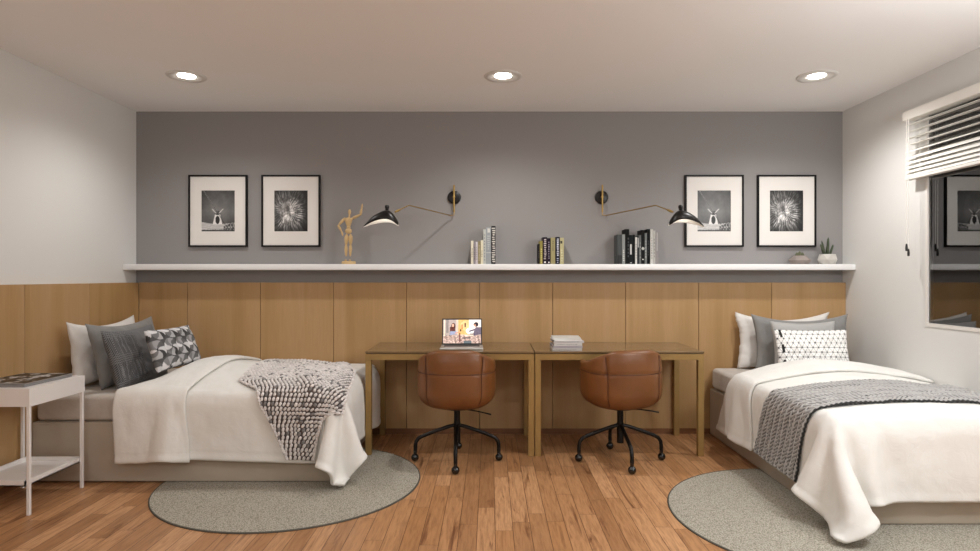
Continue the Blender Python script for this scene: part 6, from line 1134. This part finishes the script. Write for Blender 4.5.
def sampler(P, A, B):
    n, m = P.shape[:2]
    def w4(f): return np.stack([-.5*f+f**2-.5*f**3, 1-2.5*f**2+1.5*f**3, .5*f+2*f**2-1.5*f**3, -.5*f**2+.5*f**3], -1)
    def f(u, v):
        x = np.clip(u/A*(n-1), 0, n-1); y = np.clip(v/B*(m-1), 0, m-1)
        i = np.minimum(x.astype(int), n-2); j = np.minimum(y.astype(int), m-2); wx = w4(x-i); wy = w4(y-j)
        out = np.zeros(u.shape+(3,))
        for a in range(4):
            ia = np.clip(i+a-1, 0, n-1)
            for b in range(4):
                jb = np.clip(j+b-1, 0, m-1); out += P[ia, jb]*(wx[..., a]*wy[..., b])[..., None]
        return out
    def fn(u, v, off=0):
        p = f(u, v)
        if np.ndim(off) == 0 and off == 0: return p
        e = .02
        du = f(np.minimum(u+e, A), v)-f(np.maximum(u-e, 0), v); dv = f(u, np.minimum(v+e, B))-f(u, np.maximum(v-e, 0))
        nn = np.cross(du, dv); nn /= (np.linalg.norm(nn, axis=-1, keepdims=True)+1e-9)
        return p+nn*np.asarray(off)[..., None]
    return fn
def smoothP(P, k=1):
    for _ in range(k):
        Q_ = P.copy(); Q_[1:-1, 1:-1] = P[1:-1, 1:-1]*.5+(P[2:, 1:-1]+P[:-2, 1:-1]+P[1:-1, 2:]+P[1:-1, :-2])*.125; P = Q_
    return P
OV = .43
def bedding(key, L, Wd, xf, u0f, fold_u, lab, tag_extra=None):
    A, B = L+OV, Wd+OV
    P = smoothP(decode(DL if key == 'L' else DR, A, B), 2)
    vv_ = np.linspace(0, B, P.shape[1])[None]; k_ = .10+.60*np.sin(PI*np.clip(vv_/Wd, 0, 1)**1.15)**.7
    P[..., 2] = np.where(P[..., 2] > .56, .56+(P[..., 2]-.56)*k_, P[..., 2]); fn = sampler(P, A, B)
    def place(p):
        q = xf(p); q[..., 0] = np.minimum(q[..., 0], 2.924); q[..., 1] = np.minimum(q[..., 1], 5.10); return q
    def hem(d, w=.045): return -.0035*np.exp(-((d-w)/.004)**2)+.003*np.exp(-((d-w*.4)/.02)**2)
    # main duvet
    nu, nv = 128, 112
    s = np.linspace(0, 1, nu)[:, None]*np.ones((1, nv)); v = np.ones((nu, 1))*np.linspace(0, B, nv)[None]
    u0 = u0f(v); u = u0+(A-u0)*s
    ww = .0035*fbm(u*3.2, v*3.2, 5 if key == 'L' else 6, 4)*2
    off = .012+hem(B-v)+hem(A-u)+ww
    D = place(fn(u, v, off))
    o = gridmesh('duvet', D, M['duvet'], thick=.018, off=0)
    tag(o, lab, 'duvet', 'white duvets')
    # turned-back head fold, laid over the first layer
    s = np.linspace(0, 1, 56)[:, None]*np.ones((1, nv)); v = np.ones((56, 1))*np.linspace(0, B, nv)[None]
    u0 = u0f(v)-.02; ue = fold_u+.012*np.sin(v*4.3)+.01*np.sin(v*9); u = np.clip(u0+(ue-u0)*s, 0, A)
    puff = np.sin(PI*np.clip(s, 0, 1))**.5
    off = .029+.014*puff+.0035*fbm(u*4, v*3, 8)*2+hem(B-v)
    F = fn(u, v, off)
    F[..., 2] -= np.clip((v-Wd-.1)/.33, 0, 1)*.012
    g = gridmesh('turned_back_fold', place(F), M['duvet'], thick=.016, off=0); g.parent = o
    return fn, place
def kL(p):
    w_ = np.clip((p[..., 0]-1.44)/.12, 0, 1)*np.clip((.42-p[..., 2])/.3, 0, 1)*np.clip((p[..., 1]-.95)/.15, 0, 1)
    return np.stack([-2.40+p[..., 0]-.035*w_, 5.085-p[..., 1]-.02*w_, p[..., 2]], -1)
kL_ = lambda p: np.stack([-2.40+p[..., 0], 5.085-p[..., 1], p[..., 2]], -1)
def xfL(p):
    q = kL(p)
    # the foot drape bellies out between the desk legs
    m_ = np.clip((q[..., 0]+.99)/.03, 0, 1)*np.exp(-((q[..., 1]-4.82)/.13)**4)*np.clip((.60-q[..., 2])/.05, 0, 1)
    q[..., 0] += .05*m_; return q
def xfR(p):
    w_ = np.clip((p[..., 0]-1.48)/.2, 0, 1)*np.clip((.40-p[..., 2])/.3, 0, 1)*np.clip((p[..., 1]-.95)/.15, 0, 1)
    return np.stack([2.925-p[..., 1]+.055*w_, 4.735-p[..., 0]-.065*w_, p[..., 2]], -1)
def u0L(v): return .085+.27*(1-np.exp(-np.clip(1.19-v, 0, 2)/.16))
def u0R(v): return .02+.27*np.clip((1.57-v)/.40, 0, 1)
fnL, plL = bedding('L', 1.44, 1.19, xfL, u0L, .53, 'white duvet with turned-back top on the left bed, one corner drooping to the floor')
fnR, plR = bedding('R', 1.52, 1.14, xfR, u0R, .64, 'white duvet with turned-back top on the right bed under the window')

# cable knit throw on the right bed
n, m = 150, 360
a = np.linspace(0, 1, n)[:, None]*np.ones((1, m)); bv = np.ones((n, 1))*np.linspace(0, 1, m)[None]
v = .03+(1.14+.445-.03)*bv
u = .885+a*(.50)-.20*np.clip((v-1.1)/.45, 0, 1)*(1-a*.35)
x_ = a*.50; y_ = v
colw = .052; cx = x_/colw; fr = np.abs(cx-np.floor(cx)-.5)
ph = y_/.026+fr*2.6
hgt = 0.0045*np.sin(ph*2*PI)+.003*np.cos(fr*2*PI)
hgt = hgt*np.clip(np.minimum(a, 1-a)/.02, 0, 1)
edge = np.clip(np.minimum(a*.5, (1-a)*.5)/.012, 0, 1)
P = plR(fnR(u, v, .030+hgt+.008*fbm(v*3, u*9, 14)*2+.010*(1-np.clip((v-1.0)/.15, 0, 1))*np.sin(a*11+v*2)*.5))
tone = np.where(np.sin(ph*2*PI) > -.3, .68, .13)+.04*fbm(u*40, v*40, 2); tone = np.where(fr > .46, .16, tone)  # shade in the gaps between strands is painted into the yarn colour
tone = np.where((a < .015) | (a > .985), .15, tone)
o = gridmesh('cable_knit_throw', P, M['throw'], cols=lin(np.stack([tone, tone*.985, tone*.97], -1)), thick=.008, off=0)
tag(o, 'dark grey cable knit throw across the foot of the right bed', 'throw')

# chunky knitted throw on the left bed : real stitches over a thin dark backing
key = [  # v, u left, u right
    (.22, .80, 1.28), (.45, .74, 1.34), (.70, .735, 1.42), (1.02, .76, 1.47), (1.19, .94, 1.50), (1.28, .985, 1.515), (1.315, 1.01, 1.47), (1.34, 1.03, 1.36), (1.45, 1.09, 1.33), (1.61, 1.165, 1.31)]
ka = np.array(key)
ROWS, COLS = 50, 27
mb = BM(); bu = []
TP = {}
def tpos(r, c, off=0.):
    v = np.array(.22+(1.605-.22)*r); u0 = np.interp(v, ka[:, 0], ka[:, 1]); u1 = np.interp(v, ka[:, 0], ka[:, 2]); u = u0+(u1-u0)*c
    w_ = .034*math.exp(-((c-.60)/.07)**2)*math.exp(-((r-.62)/.30)**2)+.018*math.exp(-((c-.9)/.08)**2)*math.exp(-((r-.2)/.3)**2)
    return np.array(plL(fnL(np.array([float(u)]), np.array([float(v)]), .030+off+w_+.01*math.sin(r*9+c*5))))[0]
rs = 60
TG = np.array([[tpos(i/rs, j/40, -.006) for j in range(41)] for i in range(rs+1)])
for _ in range(6):                                    # the heavy knit bridges the small creases beneath
    G = TG.copy(); G[1:-1, 1:-1] = TG[1:-1, 1:-1]*.4+(TG[2:, 1:-1]+TG[:-2, 1:-1]+TG[1:-1, 2:]+TG[1:-1, :-2])*.15; TG = G
TG[..., 2] += .010; TG[..., 1] -= .012; TG[..., 0] += .012*np.linspace(0, 1, TG.shape[1])[None]
th = thing('knitted_throw', 'chunky pale grey knitted throw with dark flecks draped over the left bed', 'throw', (-1.2, 4.3, .6))
inv = np.array([-1.2, 4.3, .6])
bk = gridmesh('backing', TG-inv, plain('gap_shade_backing', '#5a504c', .95), th, thick=.006, off=-1)  # added dark sheet, its colour stands in for shade between the stitches
def tg(r, c):
    x = max(0, min(.9999, r))*rs; y = max(0, min(.9999, c))*40; i, j = int(x), int(y); fx, fy = x-i, y-j
    return TG[i, j]*(1-fx)*(1-fy)+TG[i+1, j]*fx*(1-fy)+TG[i, j+1]*(1-fx)*fy+TG[i+1, j+1]*fx*fy
verts = []; faces = []; cols = []
ns, nr = 8, 6
R5 = random.Random(5)
def stitch(ctr, e2n, e3, nn, L_, ra, base):
    k0 = len(verts)
    for i in range(1, nr):
        an = PI*i/nr
        for j in range(ns):
            aj = 2*PI*j/ns; verts.append(tuple(ctr+e2n*(-math.cos(an)*L_)+(e3*math.cos(aj)+nn*math.sin(aj)*.9)*ra*math.sin(an)**.8)); cols.append(base)
    for i in range(nr-2):
        for j in range(ns): faces.append((k0+i*ns+j, k0+i*ns+(j+1) % ns, k0+(i+1)*ns+(j+1) % ns, k0+(i+1)*ns+j))
    faces.append(tuple(k0+j for j in range(ns))[::-1]); faces.append(tuple(k0+(nr-2)*ns+j for j in range(ns)))
LEN = 1.385; ROWS = 56
for r in range(ROWS):
    vv = .22+LEN*(r+.5)/ROWS; wd = float(np.interp(vv, ka[:, 0], ka[:, 2])-np.interp(vv, ka[:, 0], ka[:, 1]))
    nc = max(5, int(round(wd/.0245)))
    for c in range(nc):
        rc = (r+.5)/ROWS; cc = (c+.5+(.25 if r % 2 else -.25))/nc
        p0 = tg(rc, cc)-inv; e1 = tg(rc, min(1, cc+.02))-tg(rc, max(0, cc-.02)); e2 = tg(min(1, rc+.01), cc)-tg(max(0, rc-.01), cc)
        nn = np.cross(e2, e1); nn /= np.linalg.norm(nn)+1e-9; e2n = e2/(np.linalg.norm(e2)+1e-9); e3 = np.cross(e2n, nn)
        q = (e2n+e3*(.55+R5.uniform(-.25, .25))); q /= np.linalg.norm(q); q3 = np.cross(q, nn)
        st = wd/nc
        stitch(p0+nn*(.005+R5.uniform(-.0015, .002)), q, q3, nn, 0.0145*R5.uniform(.9, 1.12), 0.0092*R5.uniform(.88, 1.1), R5.uniform(.80, .90)*(.58 if R5.random() < .10 else 1))
for side_ in (0, 1):                                   # bound edges
    for i in range(90):
        f = (i+.5)/90; p0 = tg(f, side_)-inv; e2 = tg(min(1, f+.01), side_)-tg(max(0, f-.01), side_); e2 /= np.linalg.norm(e2)+1e-9
        e1 = (tg(f, .5)-tg(f, side_))*(1 if side_ == 0 else -1); nn = np.cross(e2, e1); nn /= np.linalg.norm(nn)+1e-9; e3 = np.cross(e2, nn)
        stitch(p0+nn*.004, e2, e3, nn, .0125, .0095, R5.uniform(.78, .9))
me = bpy.data.meshes.new('stitches'); me.from_pydata(verts, [], faces); me.materials.append(M['throw'])
me.polygons.foreach_set('use_smooth', [True]*len(me.polygons))
at = me.color_attributes.new('Col', 'FLOAT_COLOR', 'POINT'); cc = np.ones((len(verts), 4), dtype=np.float32); tt = lin(np.array(cols)); cc[:, 0] = tt*1.02; cc[:, 1] = tt*.96; cc[:, 2] = tt*.93; at.data.foreach_set('color', cc.ravel())
so = bpy.data.objects.new('stitches', me); C.objects.link(so); so.parent = th

# ------------------------------------------------------------------ pillows
def pillow(name, label, group, c_bot, wdir, updir, W_, H_, T_, mat, colf=None, res=(44, 36), pinch=.10, seed=1, flange=0, cat='pillow', sharp=4.5, top_dip=0):
    wd = Vector(wdir).normalized(); up = Vector(updir).normalized(); up = (up-wd*up.dot(wd)).normalized(); nn = wd.cross(up)
    n, m = res
    S = np.linspace(-1, 1, n)[:, None]*np.ones((1, m)); Tt = np.ones((n, 1))*np.linspace(-1, 1, m)[None]
    def side(sg):
        x = S*W_/2*(1-pinch*(1-Tt**2)*np.abs(S)**2*.8); y = Tt*H_/2*(1-(top_dip if top_dip else pinch)*(1-S**2)*np.where(Tt > 0, Tt, 0)**2-pinch*(1-S**2)*np.where(Tt < 0, Tt, 0)**2)
        if flange: x = x+flange*fbm(Tt*2.2, S*.4, seed+3)*(np.abs(S)**4)*np.sign(S)
        e = np.clip((1-np.abs(S)**sharp)*(1-np.abs(Tt)**sharp), 0, 1)**.62
        z = sg*T_/2*e + .010*fbm(S*1.6, Tt*1.6, seed, 3)*e*2
        y = y-.02*H_*(1-Tt)*0
        # weight sags to the bottom
        z = z*(1-.22*Tt)
        return x, y, z
    A_ = np.concatenate([np.stack(side(1), -1), np.stack(side(-1), -1)[::-1]], 0)   # closed loop over S
    org = Vector(c_bot)+up*(H_/2)
    Pw = A_[..., 0:1]*np.array(wd)+A_[..., 1:2]*np.array(up)+A_[..., 2:3]*np.array(nn)
    cols = None
    if colf is not None:
        c1 = colf(S*W_/2, Tt*H_/2); cols = np.concatenate([c1, c1[::-1]], 0)
    o = gridmesh(name, Pw, mat, cols=cols)
    bm_ = bmesh.new(); bm_.from_mesh(o.data); bmesh.ops.remove_doubles(bm_, verts=bm_.verts, dist=.0003)
    es = [e for e in bm_.edges if e.is_boundary]
    if es: bmesh.ops.holes_fill(bm_, edges=es, sides=0)
    bmesh.ops.recalc_face_normals(bm_, faces=bm_.faces); bm_.to_mesh(o.data); bm_.free()
    o.location = org
    return tag(o, label, cat, group)
def lean(deg, d): a = math.radians(deg); return (Vector(d)*math.sin(a)+Vector((0, 0, 1))*math.cos(a))
XM = Vector((-1, 0, 0)); YP = Vector((0, 1, 0))
Z0 = .5545
# left bed: width runs along Y, they lean back towards the left wall
pillow('pillow', 'large white pillow at the very back of the left bed, leaning on the oak panelling', 'pillows on the left bed', (-2.735, 4.47, Z0), (0, 1, 0), lean(7, XM), .78, .45, .14, M['p_white'], seed=2, flange=.012, top_dip=.24)
pillow('pillow', 'large plain mid grey pillow in front of the white one on the left bed', 'pillows on the left bed', (-2.545, 4.46, Z0), (0, 1, 0), lean(14, XM), .80, .45, .13, M['p_grey'], seed=3, top_dip=.20)
def ribs(x, y):
    band = np.clip((x+.30)/.02, 0, 1)*0+1
    k = (np.sin(y/.014*2*PI)*np.sin(x/.013*2*PI) > -.15); t_ = np.where((x < -.04), np.where(k, .46, .16), .42+.0*x)
    return lin(np.stack([t_, t_, t_*1.01], -1))
pillow('cushion', 'dark grey square cushion with a textured half, on the left bed', 'cushions on the left bed', (-2.375, 4.27, Z0+.004), (0, 1, 0), lean(17, XM), .60, .41, .13, M['pattern'], colf=ribs, res=(110, 90), seed=4, cat='cushion')
def petals(x, y):
    c = .125; X = x/c+.3; Y = y/c+.5; row = np.floor(Y); X = X+.5*(row % 2)
    fx = X-np.floor(X)-.5; fy = Y-row-.5; an = np.arctan2(fy, fx)+.4*np.hypot(fx, fy)*3; k = np.floor((an+PI)/(2*PI)*8+.0001) % 8
    tab = np.array([.85, .45, .68, .22, .80, .38, .62, .50]); t_ = tab[k.astype(int)]
    d = np.abs(((an+PI)/(2*PI)*8) % 1-.5); t_ = np.where(np.hypot(fx, fy) < .05, .15, t_)
    t_ = np.where(np.hypot(fx, fy) > .52, .30, t_)
    return lin(np.stack([t_, t_, t_*1.01], -1))
pillow('cushion', 'small rectangular cushion with grey and white star pattern on the left bed', 'cushions on the left bed', (-2.13, 4.27, .675), (0.1, 1, 0), lean(20, XM), .50, .29, .11, M['pattern'], colf=petals, res=(130, 80), seed=5, cat='cushion', pinch=.06)
# right bed: width along X, leaning on the back panelling
pillow('pillow', 'large white pillow with a wavy flange at the back of the right bed', 'pillows on the right bed', (2.38, 5.01, Z0), (-1, 0, 0), lean(6, YP), .77, .46, .13, M['p_white'], seed=7, flange=.02, top_dip=.30)
pillow('pillow', 'large mid grey pillow in front of the white one on the right bed', 'pillows on the right bed', (2.452, 4.845, Z0), (-1, 0, 0), lean(9, YP), .77, .455, .13, M['p_grey'], seed=8, top_dip=.26)
pillow('cushion', 'plain light grey cushion tucked behind the dotted lattice cushion on the right bed', 'cushions on the right bed', (2.40, 4.695, Z0), (-1, 0, 0), lean(10, YP), .50, .41, .12, M['p_lgrey'], seed=9, cat='cushion')
def lattice(x, y):
    s = .040; h = s*math.sqrt(3)/2
    lines = np.zeros_like(x); near = np.ones_like(x)
    for a in (0, PI/3, 2*PI/3):
        d = -x*math.sin(a)+y*math.cos(a); q = np.abs((d/h) % 1-.5); lines = np.maximum(lines, (q > .44)*1.0)
    row = np.round(y/h); xx = x/s-row*.5; dx = (xx-np.round(xx))*s; dy = y-row*h; dot = (np.hypot(dx, dy) < .0056)
    t_ = np.where(lines > 0, .70, .96); t_ = np.where(dot, .16, t_)
    sd = (x > .225) & (x < .2400) & (np.sin(y*55) > -.2); t_ = np.where(sd, .10, t_)
    return lin(np.stack([t_, t_*.995, t_*.985], -1))
pillow('cushion', 'white cushion with a dotted triangle lattice pattern at the front of the right bed', 'cushions on the right bed', (2.385, 4.545, Z0+.01), (-1, 0.02, 0), lean(13, YP), .535, .35, .11, M['pattern'], colf=lattice, res=(190, 130), seed=10, cat='cushion', pinch=.05)

# ------------------------------------------------------------------ side table + magazine
x0, x1, y0, y1 = -2.885, -2.500, 3.365, 3.825
t = thing('side_table', 'white metal side table with a tray shelf below, beside the head of the left bed', 'side table', ((x0+x1)/2, (y0+y1)/2, 0))
w, d = (x1-x0)/2, (y1-y0)/2
b = BM(); zt, zb_ = .690, .592; th_ = .012
i_ = .006; box(b, -w+i_, -d+i_, zb_+.001, w-i_, d-i_, zb_+.012); box(b, -w+i_, -d+i_, zt-.018, w-i_, d-i_, zt-.0005)
box(b, -w, -d, zb_, -w+th_, d, zt); box(b, w-th_, -d, zb_, w, d, zt); box(b, -w+th_, -d, zb_, w-th_, -d+th_, zt); box(b, -w+th_, d-th_, zb_, w-th_, d, zt)
obj('table_top', b, M['white_metal'], t)
for sx in (-1, 1):
    for sy in (-1, 1):
        cx_, cy_ = sx*(w-.011), sy*(d-.011)
        obj('leg', box(BM(), cx_-.0085, cy_-.0085, 0, cx_+.0085, cy_+.0085, zb_-.0003, .0015, 1), M['white_metal'], t)
b = BM(); e = .0205
box(b, -w+e, -d+.002, .160, w-e, d-.002, .166); box(b, -w+e, -d+.002, .160, w-e, -d+.012, .190); box(b, -w+e, d-.012, .160, w-e, d-.002, .190)
box(b, -w+e, -d+.002, .160, -w+e+.01, d-.002, .190); box(b, w-e-.01, -d+.002, .160, w-e, d-.002, .190)
obj('tray_shelf', b, M['white_metal'], t)
mg = thing('magazine', 'thick magazine with a black and white floral cover lying on the white side table', 'magazine', (-2.705, 3.60, .6903), math.radians(-2))
obj('pages', box(BM(), -.155, -.185, 0, .151, .185, .0165), plain('page_edge_grey', '#8d8b8a', .8), mg)
n, m = 70, 84
u = np.linspace(0, 1, n)[:, None]*np.ones((1, m)); v = np.ones((n, 1))*np.linspace(0, 1, m)[None]
g = np.where(fbm(u*3, v*3, 31, 3) > .02, .72+.25*fbm(u*10, v*10, 32), .09); g = np.where((fbm(u*6, v*5, 35, 2) > .25), .1, g); g = np.where((v < .06) | (u > .95), .55, g)
Pm = np.stack([(u-.5)*.315-.0, (v-.5)*.378, np.full_like(u, .0182)+.002*np.sin(u*PI)], -1)
gridmesh('cover', Pm, M['print'], mg, cols=lin(np.stack([g, g, g], -1)), smooth=True, thick=.0012, off=-1)

# ------------------------------------------------------------------ camera, world, view
cam = bpy.data.cameras.new('camera'); cam.sensor_width = 36; cam.lens = 620/980*36; cam.shift_y = 1/980; cam.clip_start = .05
co = bpy.data.objects.new('camera', cam); C.objects.link(co); co.location = (0, 0, 1.30); co.rotation_euler = (PI/2, 0, 0)
sc = bpy.context.scene; sc.camera = co
wd = bpy.data.worlds.new('night'); sc.world = wd; wd.use_nodes = True
wd.node_tree.nodes['Background'].inputs[0].default_value = (.10, .11, .13, 1); wd.node_tree.nodes['Background'].inputs[1].default_value = .12
sc.view_settings.view_transform = 'Standard'; sc.view_settings.look = 'None'; sc.view_settings.gamma = 1; sc.view_settings.exposure = 0.27
sc.cycles.use_denoising = True; sc.cycles.max_bounces = 8; sc.cycles.diffuse_bounces = 6; sc.cycles.sample_clamp_indirect = 6
